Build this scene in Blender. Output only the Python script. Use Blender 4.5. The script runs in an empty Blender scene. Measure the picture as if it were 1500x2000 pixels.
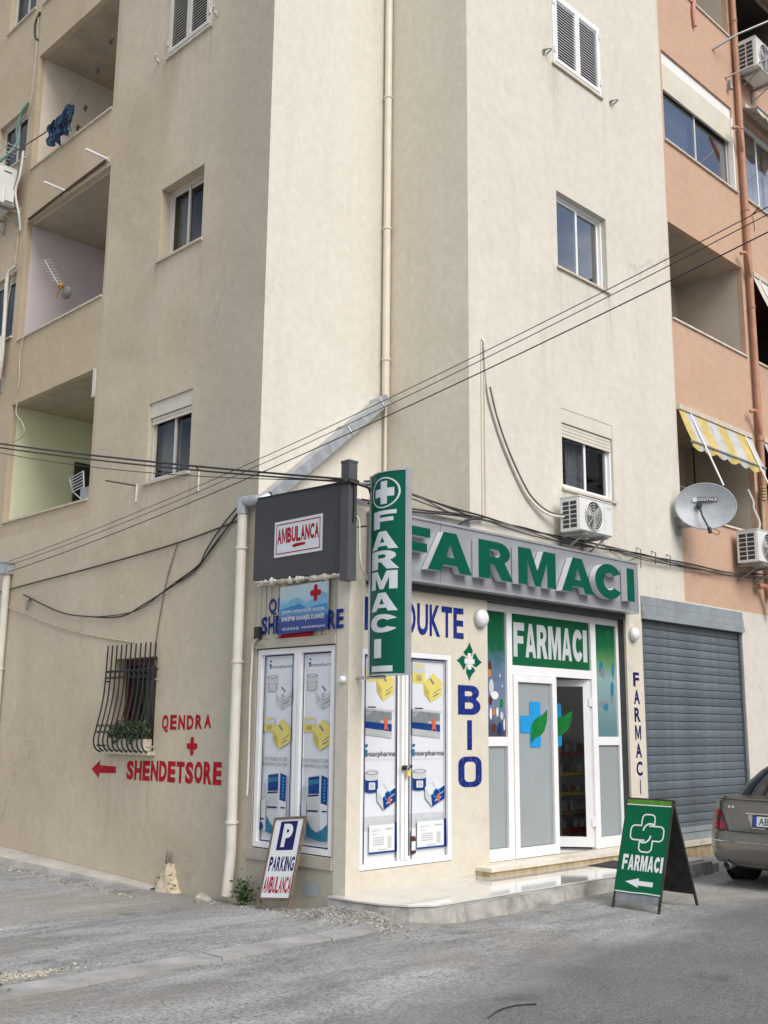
import bpy, bmesh, math, random
from mathutils import Vector, Matrix
rnd = random.Random(7)
SC = bpy.context.scene
COL = SC.collection

# ------------------------------------------------------------------ camera
YAW, PITCH, ROLL = 0.7802, 0.1999, 0.0093
fw = Vector((math.sin(YAW)*math.cos(PITCH), math.cos(YAW)*math.cos(PITCH), math.sin(PITCH)))
rt = Vector((math.cos(YAW), -math.sin(YAW), 0)); up = rt.cross(fw)
rt2 = rt*math.cos(ROLL) + up*math.sin(ROLL); up2 = up*math.cos(ROLL) - rt*math.sin(ROLL)
cam = bpy.data.cameras.new('camera'); camo = bpy.data.objects.new('camera', cam); COL.objects.link(camo)
M4 = Matrix((rt2, up2, -fw)).transposed().to_4x4(); M4.translation = Vector((0, 0, 1.62))
camo.matrix_world = M4
cam.sensor_fit = 'VERTICAL'; cam.sensor_height = 24.0; cam.lens = 24.0*2071.0/2000.0
cam.clip_start = 0.05; cam.clip_end = 2000
SC.camera = camo

# ------------------------------------------------------------------ sky, sun, exposure
SUN_DIR = Vector((-0.09, -0.71, 0.68)).normalized()      # towards the sun
elev = math.asin(SUN_DIR.z); azim = math.atan2(SUN_DIR.x, SUN_DIR.y)
W = bpy.data.worlds.new("World"); SC.world = W; W.use_nodes = True
nt = W.node_tree; nt.nodes.clear()
wo = nt.nodes.new('ShaderNodeOutputWorld'); bg = nt.nodes.new('ShaderNodeBackground')
sky = nt.nodes.new('ShaderNodeTexSky'); sky.sky_type = 'NISHITA'; sky.sun_disc = False
sky.sun_elevation = elev; sky.sun_rotation = azim; sky.dust_density = 3.0; sky.ozone_density = 1.0
tc = nt.nodes.new('ShaderNodeTexCoord'); mp = nt.nodes.new('ShaderNodeMapping')
mp.inputs['Scale'].default_value = (1.0, 1.0, 2.6)
ns = nt.nodes.new('ShaderNodeTexNoise'); ns.inputs['Scale'].default_value = 1.9
ns.inputs['Detail'].default_value = 7; ns.inputs['Roughness'].default_value = 0.55
cr = nt.nodes.new('ShaderNodeValToRGB'); cr.color_ramp.elements[0].position = 0.43; cr.color_ramp.elements[1].position = 0.60
mx = nt.nodes.new('ShaderNodeMix'); mx.data_type = 'RGBA'
mx.inputs[7].default_value = (8.6, 8.7, 8.9, 1)
L = nt.links.new
L(tc.outputs['Generated'], mp.inputs['Vector']); L(mp.outputs[0], ns.inputs['Vector']); L(ns.outputs['Fac'], cr.inputs[0])
L(cr.outputs['Color'], mx.inputs[0]); L(sky.outputs[0], mx.inputs[6]); L(mx.outputs[2], bg.inputs['Color'])
bg.inputs['Strength'].default_value = 0.105; L(bg.outputs[0], wo.inputs['Surface'])
sl = bpy.data.lights.new('sun', 'SUN'); sl.energy = 2.25; sl.angle = math.radians(38); sl.color = (1.0, 0.965, 0.92)
so = bpy.data.objects.new('sun', sl); COL.objects.link(so)
so.rotation_euler = SUN_DIR.to_track_quat('Z', 'Y').to_euler(); so.location = (0, -10, 20)
SC.view_settings.view_transform = 'Standard'; SC.view_settings.look = 'None'
SC.view_settings.gamma = 1; SC.view_settings.use_curve_mapping = False
SC.view_settings.exposure = 0.33

# ------------------------------------------------------------------ materials
def lin(c):
    return tuple(((x/255)/12.92 if x/255 <= 0.04045 else ((x/255+0.055)/1.055)**2.4) for x in c)
def _new(name):
    m = bpy.data.materials.new(name); m.use_nodes = True
    t = m.node_tree; return m, t, t.nodes['Principled BSDF']
def _noise(t, scale, detail=4, vec=None, rough=0.55):
    n = t.nodes.new('ShaderNodeTexNoise'); n.inputs['Scale'].default_value = scale
    n.inputs['Detail'].default_value = detail; n.inputs['Roughness'].default_value = rough
    if vec: t.links.new(vec, n.inputs['Vector'])
    return n
def _ramp(t, src, a, b, ca=(0,0,0), cb=(1,1,1)):
    r = t.nodes.new('ShaderNodeValToRGB'); e = r.color_ramp.elements
    e[0].position = a; e[1].position = b; e[0].color = (*ca, 1); e[1].color = (*cb, 1)
    t.links.new(src, r.inputs[0]); return r
def _mix(t, fac, a, b, mode='MIX'):
    m = t.nodes.new('ShaderNodeMix'); m.data_type = 'RGBA'; m.blend_type = mode
    for sock, v in ((0, fac), (6, a), (7, b)):
        if isinstance(v, (int, float)): m.inputs[sock].default_value = v
        elif isinstance(v, tuple): m.inputs[sock].default_value = (*v[:3], 1)
        else: t.links.new(v, m.inputs[sock])
    return m.outputs[2]
def _coord(t, scale=None):
    c = t.nodes.new('ShaderNodeTexCoord')
    if scale is None: return c.outputs['Object']
    m = t.nodes.new('ShaderNodeMapping'); m.inputs['Scale'].default_value = scale
    t.links.new(c.outputs['Object'], m.inputs['Vector']); return m.outputs[0]
def _bump(t, p, src, strength, dist=0.01):
    b = t.nodes.new('ShaderNodeBump'); b.inputs['Strength'].default_value = strength
    b.inputs['Distance'].default_value = dist
    t.links.new(src, b.inputs['Height']); t.links.new(b.outputs[0], p.inputs['Normal'])
def simple(name, col, rough=0.55, metal=0.0, var=0.10, scale=6.0, bump=0.0, bscale=60.0, coat=0.0):
    m, t, p = _new(name); co = _coord(t)
    n = _noise(t, scale, 5, co)
    d = tuple(c*(1-var) for c in col); l = tuple(min(1, c*(1+var)) for c in col)
    r = _ramp(t, n.outputs['Fac'], 0.32, 0.68, d, l)
    t.links.new(r.outputs[0], p.inputs['Base Color'])
    p.inputs['Roughness'].default_value = rough; p.inputs['Metallic'].default_value = metal
    if coat: p.inputs['Coat Weight'].default_value = coat; p.inputs['Coat Roughness'].default_value = 0.08
    if bump: _bump(t, p, _noise(t, bscale, 3, co).outputs['Fac'], bump)
    return m
def plaster(name, base, stain, stain2, amt=0.5, amt2=0.45, patch=0.9, bump=0.35, sills=(), axis=0, damp=None):
    """wall paint with big soft patches, vertical rain streaks, hairline cracks and trowel relief"""
    m, t, p = _new(name); co = _coord(t)
    n1 = _noise(t, patch, 6, co, 0.6); n1.inputs['Distortion'].default_value = 0.8
    f1 = _ramp(t, n1.outputs['Fac'], 0.42, 0.68, (0,0,0), (amt,)*3)
    c1 = _mix(t, f1.outputs[0], base, stain)
    st = _noise(t, 1.0, 5, _coord(t, (3.2, 3.2, 0.28)), 0.65)
    f2 = _ramp(t, st.outputs['Fac'], 0.52, 0.78, (0,0,0), (amt2,)*3)
    c2 = _mix(t, f2.outputs[0], c1, stain2)
    sc_ = _noise(t, 1.0, 5, _coord(t, (5.5, 5.5, 1.6)), 0.7); sc_.inputs['Distortion'].default_value = 1.2
    f5 = _ramp(t, sc_.outputs['Fac'], 0.60, 0.74, (0,0,0), (0.38,)*3)
    c2 = _mix(t, f5.outputs[0], c2, tuple(min(1, x*1.22) for x in base))
    if damp or sills:
        sx = t.nodes.new('ShaderNodeSeparateXYZ'); t.links.new(co, sx.inputs[0])
        def mth(op, a, b=None, c=None):
            q = t.nodes.new('ShaderNodeMath'); q.operation = op
            for i_, v in enumerate((a, b, c)):
                if v is None: continue
                if isinstance(v, (int, float)): q.inputs[i_].default_value = v
                else: t.links.new(v, q.inputs[i_])
            return q.outputs[0]
        def mrange(v, a, b):
            q = t.nodes.new('ShaderNodeMapRange'); q.interpolation_type = 'SMOOTHSTEP'; q.inputs[1].default_value = a; q.inputs[2].default_value = b; t.links.new(v, q.inputs[0]); return q.outputs[0]
    if damp:                                            # greenish weathered zone along one vertical edge
        dcol, a_, b_ = damp
        ny = mth('MULTIPLY_ADD', _noise(t, 0.8, 5, co, 0.6).outputs['Fac'], 1.6, sx.outputs[axis])
        c2 = _mix(t, mth('MULTIPLY', mrange(ny, b_, a_), 0.75), c2, dcol)
    for (uc, hw_, z0_) in sills:                        # dirt washed down below the sill ends
        du_ = mth('ABSOLUTE', mth('SUBTRACT', sx.outputs[axis], uc))
        band = mth('MULTIPLY', mrange(du_, hw_-.30, hw_), mrange(du_, hw_+.16, hw_))
        band = mth('MAXIMUM', band, mth('MULTIPLY', mrange(du_, hw_, hw_-.1), 0.35))
        fall = mth('MULTIPLY', mrange(sx.outputs[2], z0_+.01, z0_-.01), mrange(sx.outputs[2], z0_-1.5, z0_-.05))
        fine = _ramp(t, _noise(t, 1.0, 4, _coord(t, (11, 11, 0.5)), 0.7).outputs['Fac'], 0.42, 0.68)
        f_ = mth('MULTIPLY', mth('MULTIPLY', band, fall), mth('MULTIPLY', fine.outputs[0], 0.45))
        c2 = _mix(t, f_, c2, tuple(x*0.55 for x in stain2))
    n3 = _noise(t, 9.0, 6, co, 0.7)
    f3 = _ramp(t, n3.outputs['Fac'], 0.35, 0.7, (0.93,)*3, (1.05,)*3)
    c3 = _mix(t, 1.0, c2, f3.outputs[0], 'MULTIPLY')
    # hairline cracks
    w = t.nodes.new('ShaderNodeTexVoronoi'); w.feature = 'DISTANCE_TO_EDGE'; w.inputs['Scale'].default_value = 0.42
    nd = _noise(t, 1.7, 5, co, 0.7)
    mv = t.nodes.new('ShaderNodeMixRGB'); mv.inputs[0].default_value = 0.55
    t.links.new(co, mv.inputs[1]); t.links.new(nd.outputs['Color'], mv.inputs[2]); t.links.new(mv.outputs[0], w.inputs['Vector'])
    f4 = _ramp(t, w.outputs['Distance'], 0.0, 0.0045, (0.35,)*3, (0,0,0))
    gate = _ramp(t, _noise(t, 0.5, 2, co).outputs['Fac'], 0.50, 0.60)
    g = t.nodes.new('ShaderNodeMath'); g.operation = 'MULTIPLY'
    t.links.new(f4.outputs[0], g.inputs[0]); t.links.new(gate.outputs[0], g.inputs[1])
    c4 = _mix(t, g.outputs[0], c3, tuple(x*0.45 for x in stain2))
    t.links.new(c4, p.inputs['Base Color']); p.inputs['Roughness'].default_value = 0.9
    p.inputs['Specular IOR Level'].default_value = 0.25
    nb = _noise(t, 38.0, 6, co, 0.7); nb2 = _noise(t, 2.2, 3, co)
    ad = t.nodes.new('ShaderNodeMath'); ad.operation = 'MULTIPLY_ADD'; ad.inputs[1].default_value = 6.0
    t.links.new(nb2.outputs['Fac'], ad.inputs[0]); t.links.new(nb.outputs['Fac'], ad.inputs[2])
    _bump(t, p, ad.outputs[0], bump, 0.006)
    return m
def glass(name, tint, refl=1.0, rough=0.0):
    m = bpy.data.materials.new(name); m.use_nodes = True; t = m.node_tree; t.nodes.clear()
    o = t.nodes.new('ShaderNodeOutputMaterial'); tr = t.nodes.new('ShaderNodeBsdfTransparent'); gl = t.nodes.new('ShaderNodeBsdfGlossy')
    tr.inputs[0].default_value = (*tint, 1); gl.inputs['Roughness'].default_value = rough; gl.inputs[0].default_value = (0.95, 0.97, 1, 1)
    fr = t.nodes.new('ShaderNodeLayerWeight'); fr.inputs[0].default_value = 0.5
    pw = t.nodes.new('ShaderNodeMath'); pw.operation = 'POWER'; pw.inputs[1].default_value = 3.2
    ml = t.nodes.new('ShaderNodeMath'); ml.operation = 'MULTIPLY_ADD'; ml.inputs[1].default_value = min(0.75, 0.75*refl); ml.inputs[2].default_value = 0.17*refl
    ml.use_clamp = True
    nn = _noise(t, 1.3, 2, _coord(t)); b = t.nodes.new('ShaderNodeBump'); b.inputs['Strength'].default_value = 0.05; b.inputs['Distance'].default_value = 0.02
    t.links.new(nn.outputs['Fac'], b.inputs['Height']); t.links.new(b.outputs[0], gl.inputs['Normal'])
    mxs = t.nodes.new('ShaderNodeMixShader')
    t.links.new(fr.outputs['Facing'], pw.inputs[0]); t.links.new(pw.outputs[0], ml.inputs[0]); t.links.new(ml.outputs[0], mxs.inputs[0])
    t.links.new(tr.outputs[0], mxs.inputs[1]); t.links.new(gl.outputs[0], mxs.inputs[2]); t.links.new(mxs.outputs[0], o.inputs[0])
    return m
def gradient(name, stops, axis=2, z0=0.0, z1=1.0, rough=0.25, noise=0.12, nscale=8):
    """a printed colour gradient between two heights of the object"""
    m, t, p = _new(name); c = t.nodes.new('ShaderNodeTexCoord'); s = t.nodes.new('ShaderNodeSeparateXYZ')
    t.links.new(c.outputs['Object'], s.inputs[0])
    mr = t.nodes.new('ShaderNodeMapRange'); mr.inputs[1].default_value = z0; mr.inputs[2].default_value = z1
    t.links.new(s.outputs[axis], mr.inputs[0])
    n = _noise(t, nscale, 4, c.outputs['Object'])
    ma = t.nodes.new('ShaderNodeMath'); ma.operation = 'MULTIPLY_ADD'; ma.inputs[1].default_value = noise; ma.inputs[2].default_value = -noise/2
    t.links.new(n.outputs['Fac'], ma.inputs[0])
    ad = t.nodes.new('ShaderNodeMath'); ad.operation = 'ADD'; t.links.new(mr.outputs[0], ad.inputs[0]); t.links.new(ma.outputs[0], ad.inputs[1])
    r = t.nodes.new('ShaderNodeValToRGB'); e = r.color_ramp.elements
    while len(e) < len(stops): e.new(0.5)
    for k, (pos, colr) in enumerate(stops): e[k].position = pos; e[k].color = (*colr, 1)
    t.links.new(ad.outputs[0], r.inputs[0]); t.links.new(r.outputs[0], p.inputs['Base Color']); p.inputs['Roughness'].default_value = rough
    return m

M = {}
M['cream'] = plaster('cream_plaster', (0.63, 0.605, 0.54), (0.59, 0.56, 0.485), (0.52, 0.485, 0.41), 0.6, 0.5, bump=0.3, axis=0, sills=[(11.54-9.11, .62, 10.82), (11.54-9.11, .62, 7.78), (11.53-9.11, .62, 4.74)])
M['tan'] = plaster('tan_plaster', (0.60, 0.518, 0.40), (0.51, 0.425, 0.312), (0.50, 0.45, 0.358), 1.0, 0.55, 0.5, bump=0.4, axis=1, damp=((0.445, 0.42, 0.338), 1.15, 2.6), sills=[(11.05-9.2, .55, 10.82), (11.05-9.2, .53, 7.78), (11.06-9.2, .53, 4.74), (11.54-9.2, .5, 1.40)])
M['tan_dark'] = plaster('brown_plaster', (0.545, 0.452, 0.325), (0.465, 0.372, 0.255), (0.51, 0.44, 0.33), 0.7, 0.5, 0.7)
M['notch'] = plaster('notch_plaster', (0.69, 0.645, 0.54), (0.63, 0.575, 0.46), (0.58, 0.545, 0.46), 0.6, 0.45, 0.7)
M['orange'] = plaster('orange_plaster', (0.53, 0.358, 0.262), (0.495, 0.322, 0.23), (0.46, 0.30, 0.22), 0.5, 0.3, 0.7)
M['lower_cream'] = plaster('lower_cream', (0.61, 0.58, 0.53), (0.55, 0.52, 0.47), (0.48, 0.45, 0.40), 0.5, 0.3)
M['kiosk_cream'] = plaster('kiosk_cream', (0.615, 0.575, 0.49), (0.58, 0.53, 0.43), (0.50, 0.455, 0.38), 0.4, 0.35, 1.6, 0.2)
M['kiosk_grey'] = plaster('kiosk_grey', (0.44, 0.405, 0.335), (0.37, 0.335, 0.27), (0.24, 0.22, 0.185), 0.6, 0.7, 1.4)
M['bal_green'] = simple('balcony_green', (0.68, 0.69, 0.49), 0.9, var=0.05, scale=2)
M['bal_lilac'] = simple('balcony_lilac', (0.64, 0.575, 0.575), 0.9, var=0.06, scale=2)
M['bal_cream'] = simple('balcony_cream', (0.68, 0.61, 0.52), 0.9, var=0.06, scale=2)
M['bal_grey'] = simple('balcony_grey', (0.52, 0.465, 0.39), 0.9, var=0.06, scale=2)
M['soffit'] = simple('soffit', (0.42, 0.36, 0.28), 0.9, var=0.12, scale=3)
M['stone'] = simple('sill_stone', (0.55, 0.49, 0.40), 0.6, var=0.15, scale=12, bump=0.1)
M['marble'] = simple('sill_marble', (0.66, 0.60, 0.50), 0.25, var=0.12, scale=7)
M['white'] = simple('white_frame', (0.78, 0.79, 0.80), 0.38, var=0.04, scale=5)
M['alu'] = simple('pale_frame', (0.58, 0.56, 0.51), 0.42, var=0.08, scale=8)
M['alu_dark'] = simple('grey_frame', (0.34, 0.34, 0.33), 0.4, metal=0.4, var=0.1)
M['cream_box'] = simple('shutter_box_paint', (0.62, 0.585, 0.50), 0.5, var=0.06, scale=4)
M['white_box'] = simple('white_box_paint', (0.78, 0.78, 0.76), 0.45, var=0.05, scale=4)
M['glass'] = glass('window_glass', (0.55, 0.58, 0.60), 1.8)
M['clear'] = glass('door_glass', (0.92, 0.94, 0.95), 0.12)
M['glass_lane'] = glass('lane_window_glass', (0.55, 0.57, 0.57), 0.35)  # reflection turned down in the material to stand in for dark houses opposite
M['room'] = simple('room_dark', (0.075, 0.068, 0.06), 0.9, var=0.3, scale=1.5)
M['curtain'] = simple('curtain', (0.36, 0.35, 0.32), 0.9, var=0.2, scale=9)
M['curtain_l'] = simple('lace_curtain', (0.60, 0.58, 0.62), 0.9, var=0.2, scale=14)
M['curtain_b'] = simple('blue_curtain', (0.16, 0.19, 0.24), 0.9, var=0.2, scale=9)
M['black'] = simple('black_iron', (0.012, 0.012, 0.013), 0.55, var=0.3, scale=30)
M['rubber'] = simple('black_rubber', (0.016, 0.016, 0.017), 0.75, var=0.2, scale=20)
M['cable'] = simple('cable_black', (0.030, 0.029, 0.030), 0.6, var=0.3, scale=8)
M['cable_g'] = simple('cable_grey', (0.16, 0.14, 0.12), 0.7, var=0.3, scale=8)
M['cable_w'] = simple('cable_pale', (0.50, 0.44, 0.34), 0.7, var=0.2, scale=8)
M['hose'] = simple('white_hose', (0.66, 0.64, 0.58), 0.6, var=0.12, scale=8)
M['hose_g'] = simple('green_hose', (0.13, 0.27, 0.22), 0.5, var=0.45, scale=5)
M['pipe_w'] = simple('white_pipe', (0.66, 0.63, 0.56), 0.45, var=0.1, scale=3)
M['pipe_c'] = simple('cream_pipe', (0.72, 0.66, 0.55), 0.5, var=0.08, scale=3)
M['pipe_o'] = simple('orange_pipe', (0.42, 0.215, 0.135), 0.6, var=0.15, scale=4)
M['zinc'] = simple('galvanised_zinc', (0.42, 0.45, 0.49), 0.38, metal=0.55, var=0.16, scale=9)
M['steel'] = simple('steel', (0.55, 0.56, 0.58), 0.3, metal=0.8, var=0.1, scale=20)
M['rust'] = simple('rusty_iron', (0.10, 0.055, 0.035), 0.85, var=0.5, scale=30)
M['sign_grey'] = simple('silver_panel', (0.36, 0.375, 0.40), 0.36, metal=0.35, var=0.05, scale=2)
M['sign_edge'] = simple('sign_edge', (0.50, 0.52, 0.55), 0.35, metal=0.5, var=0.08, scale=6)
M['letter_side'] = simple('letter_side_white', (0.60, 0.61, 0.62), 0.5, var=0.08)
M['dark_gap'] = simple('dark_soffit', (0.05, 0.05, 0.052), 0.7, var=0.2)
M['green'] = simple('sign_green', (0.002, 0.105, 0.062), 0.42, var=0.07, scale=4)
M['green_l'] = simple('letter_green', (0.001, 0.082, 0.052), 0.5, var=0.10, scale=5)
M['green_d'] = simple('door_green', (0.008, 0.100, 0.042), 0.4, var=0.10, scale=2)
M['green_a'] = simple('board_green', (0.002, 0.110, 0.048), 0.45, var=0.07, scale=5)
M['lime'] = simple('lime_strip', (0.085, 0.24, 0.03), 0.5, var=0.25, scale=20)
M['print_white'] = simple('print_white', (0.70, 0.72, 0.74), 0.4, var=0.03, scale=3)
M['sign_white'] = simple('sign_white', (0.62, 0.66, 0.70), 0.4, var=0.04, scale=3)
M['paint_blue'] = simple('paint_blue', (0.008, 0.022, 0.16), 0.7, var=0.22, scale=14)
M['paint_red'] = simple('paint_red', (0.34, 0.012, 0.022), 0.7, var=0.18, scale=14)
M['panel_dark'] = simple('anthracite_panel', (0.070, 0.072, 0.078), 0.5, var=0.08, scale=2)
M['post_dark'] = simple('anthracite_post', (0.085, 0.088, 0.095), 0.42, var=0.08, scale=3)
M['foam'] = simple('sealing_foam', (0.66, 0.62, 0.53), 0.9, var=0.2, scale=25, bump=0.5)
M['navy'] = simple('print_navy', (0.012, 0.012, 0.10), 0.4, var=0.05)
M['navy2'] = simple('print_blue', (0.010, 0.045, 0.20), 0.4, var=0.15, scale=10)
M['cyan'] = simple('print_cyan', (0.02, 0.28, 0.62), 0.4, var=0.05)
M['teal'] = simple('print_teal', (0.03, 0.17, 0.28), 0.4, var=0.25, scale=12)
M['print_sky'] = simple('print_pale_blue', (0.16, 0.36, 0.52), 0.4, var=0.1)
M['print_sea'] = simple('print_mid_blue', (0.05, 0.20, 0.42), 0.4, var=0.15)
M['blackink'] = simple('print_black', (0.025, 0.027, 0.032), 0.5, var=0.1)
M['yellow'] = simple('print_yellow', (0.66, 0.57, 0.17), 0.4, var=0.05)
M['yellow2'] = simple('print_yellow_shade', (0.52, 0.43, 0.11), 0.4, var=0.05)
M['pgrey'] = simple('print_grey', (0.42, 0.44, 0.45), 0.4, var=0.15, scale=15)
M['pgrey2'] = simple('print_dark_grey', (0.19, 0.21, 0.22), 0.4, var=0.15, scale=15)
M['plight'] = simple('print_light_grey', (0.52, 0.55, 0.57), 0.4, var=0.06, scale=8)
M['pink'] = simple('print_red', (0.55, 0.12, 0.07), 0.4, var=0.1)
M['brown'] = simple('print_brown', (0.10, 0.035, 0.02), 0.4, var=0.1)
M['poster_s'] = simple('poster_paper', (0.66, 0.69, 0.74), 0.28, var=0.02, scale=2)
M['dark_block'] = simple('grey_block_paint', (0.14, 0.14, 0.135), 0.9, var=0.2, scale=0.4)
M['frost'] = simple('frosted_film', (0.46, 0.505, 0.53), 0.22, var=0.05, scale=1.5)
t_ = M['frost'].node_tree; tl_ = t_.nodes.new('ShaderNodeBsdfTranslucent'); tl_.inputs[0].default_value = (0.80, 0.86, 0.88, 1); ms_ = t_.nodes.new('ShaderNodeMixShader'); ms_.inputs[0].default_value = 0.36
t_.links.new(t_.nodes['Principled BSDF'].outputs[0], ms_.inputs[1]); t_.links.new(tl_.outputs[0], ms_.inputs[2]); t_.links.new(ms_.outputs[0], t_.nodes['Material Output'].inputs[0])
M['leafgreen'] = simple('print_leaf', (0.012, 0.18, 0.04), 0.4, var=0.2, scale=9)
M['shutter'] = simple('garage_slat_paint', (0.138, 0.166, 0.188), 0.45, metal=0.25, var=0.16, scale=5, bump=0.05)
t_ = M['shutter'].node_tree; oi_ = t_.nodes.new('ShaderNodeObjectInfo'); p_ = t_.nodes['Principled BSDF']; src_ = p_.inputs['Base Color'].links[0].from_socket
t_.links.new(_mix(t_, 1.0, src_, _ramp(t_, oi_.outputs['Random'], 0, 1, (.86,)*3, (1.14,)*3).outputs[0], 'MULTIPLY'), p_.inputs['Base Color'])
M['shutter_l'] = simple('garage_box_paint', (0.32, 0.36, 0.385), 0.42, metal=0.3, var=0.14, scale=5)
M['concrete'] = plaster('slab_concrete', (0.43, 0.415, 0.385), (0.20, 0.192, 0.18), (0.27, 0.26, 0.24), 0.95, 0.7, 3.4, 1.0)
M['tile'] = simple('polished_tile', (0.56, 0.56, 0.545), 0.05, var=0.07, scale=3, coat=0.6)
M['tan_tile'] = simple('tan_tile', (0.42, 0.33, 0.20), 0.5, var=0.3, scale=10)
M['mat'] = simple('mat_rubber', (0.03, 0.031, 0.036), 0.9, var=0.2, scale=40, bump=0.4)
M['ac_white'] = simple('ac_white', (0.68, 0.69, 0.68), 0.4, var=0.05, scale=6)
M['ac_dark'] = simple('ac_dark', (0.035, 0.04, 0.045), 0.6, var=0.3, scale=20)
M['ac_fan'] = simple('ac_fan', (0.30, 0.29, 0.25), 0.5, var=0.2, scale=12)
M['dish'] = simple('dish_grey', (0.33, 0.36, 0.39), 0.42, var=0.12, scale=5)
M['lamp'] = simple('lamp_white', (0.74, 0.75, 0.76), 0.25, var=0.03)
M['awn_y'] = simple('awning_yellow', (0.52, 0.41, 0.16), 0.8, var=0.15, scale=6)
M['awn_g'] = simple('awning_grey', (0.42, 0.44, 0.48), 0.8, var=0.15, scale=6)
M['awn_w'] = simple('awning_white', (0.50, 0.49, 0.45), 0.8, var=0.12, scale=6)
M['awn_p'] = simple('awning_pink', (0.62, 0.28, 0.25), 0.8, var=0.12, scale=6)
M['car'] = simple('car_paint', (0.185, 0.180, 0.165), 0.27, metal=0.65, var=0.04, scale=2, coat=0.7)
M['car_glass'] = simple('car_glass', (0.008, 0.010, 0.014), 0.06, var=0.1)
M['chrome'] = simple('chrome', (0.72, 0.72, 0.72), 0.14, metal=1.0, var=0.03)
M['tail_red'] = simple('tail_lamp_red', (0.24, 0.006, 0.012), 0.12, var=0.15, scale=25, coat=0.6)
M['tail_dark'] = simple('tail_lamp_smoke', (0.075, 0.02, 0.022), 0.12, var=0.15, scale=25, coat=0.6)
M['plate'] = simple('plate_white', (0.66, 0.68, 0.70), 0.4, var=0.03)
M['plate_blue'] = simple('plate_blue', (0.02, 0.06, 0.36), 0.4, var=0.03)
M['tyre'] = simple('tyre', (0.02, 0.02, 0.021), 0.85, var=0.2, scale=30)
M['wood'] = simple('board_wood', (0.16, 0.12, 0.085), 0.75, var=0.3, scale=18)
M['board_back'] = simple('board_back', (0.045, 0.043, 0.042), 0.6, var=0.3, scale=8)
M['board_metal'] = simple('bare_metal', (0.24, 0.26, 0.28), 0.45, metal=0.4, var=0.2, scale=10)
M['leaf1'] = simple('leaf_dark', (0.035, 0.075, 0.022), 0.6, var=0.4, scale=40)
M['leaf2'] = simple('leaf_light', (0.075, 0.14, 0.035), 0.6, var=0.4, scale=40)
M['maroon'] = simple('maroon_frame', (0.085, 0.018, 0.014), 0.5, var=0.2, scale=12)
M['cloth'] = None
M['door_dark'] = simple('dark_door', (0.025, 0.018, 0.014), 0.5, var=0.3)
M['rubble'] = simple('rubble', (0.20, 0.195, 0.18), 0.9, var=0.35, scale=9, bump=0.4, bscale=40)
M['rubble_w'] = simple('pale_rubble', (0.38, 0.355, 0.30), 0.9, var=0.25, scale=12, bump=0.4, bscale=40)
M['shelf_red'] = simple('shelf_red', (0.42, 0.04, 0.04), 0.5, var=0.1)
M['shelf_yel'] = simple('shelf_yellow', (0.72, 0.60, 0.09), 0.5, var=0.1)
M['shelf_or'] = simple('shelf_orange', (0.45, 0.20, 0.05), 0.5, var=0.1)
M['shelf_white'] = simple('shelf_white', (0.70, 0.71, 0.71), 0.5, var=0.1)

for k_ in ('green', 'green_l', 'green_d', 'green_a', 'paint_blue', 'paint_red', 'navy', 'navy2', 'cyan', 'leafgreen', 'lime', 'yellow', 'yellow2', 'pink', 'brown', 'print_sky', 'print_sea', 'blackink', 'teal', 'panel_dark', 'post_dark', 'board_back', 'wood', 'awn_y', 'laundry'):
    if k_ in M: M[k_].node_tree.nodes['Principled BSDF'].inputs['Specular IOR Level'].default_value = 0.12
def worn_paint(name, col, wallc):
    m, t, p = _new(name); co = _coord(t)
    v_ = _ramp(t, _noise(t, 10, 4, co).outputs['Fac'], 0.3, 0.7, tuple(c*.75 for c in col), tuple(c*1.35 for c in col))
    br = _noise(t, 1.0, 4, _coord(t, (60, 60, 14)), 0.7)
    th = _ramp(t, br.outputs['Fac'], 0.58, 0.74, (0,)*3, (.38,)*3)
    t.links.new(_mix(t, th.outputs[0], v_.outputs[0], wallc), p.inputs['Base Color']); p.inputs['Roughness'].default_value = .8; p.inputs['Specular IOR Level'].default_value = .12
    return m
M['paint_blue'] = worn_paint('wall_paint_blue', (0.008, 0.024, 0.17), (0.58, 0.53, 0.43))
M['wall_red'] = worn_paint('wall_paint_red', (0.36, 0.012, 0.024), (0.48, 0.42, 0.32))
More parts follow.
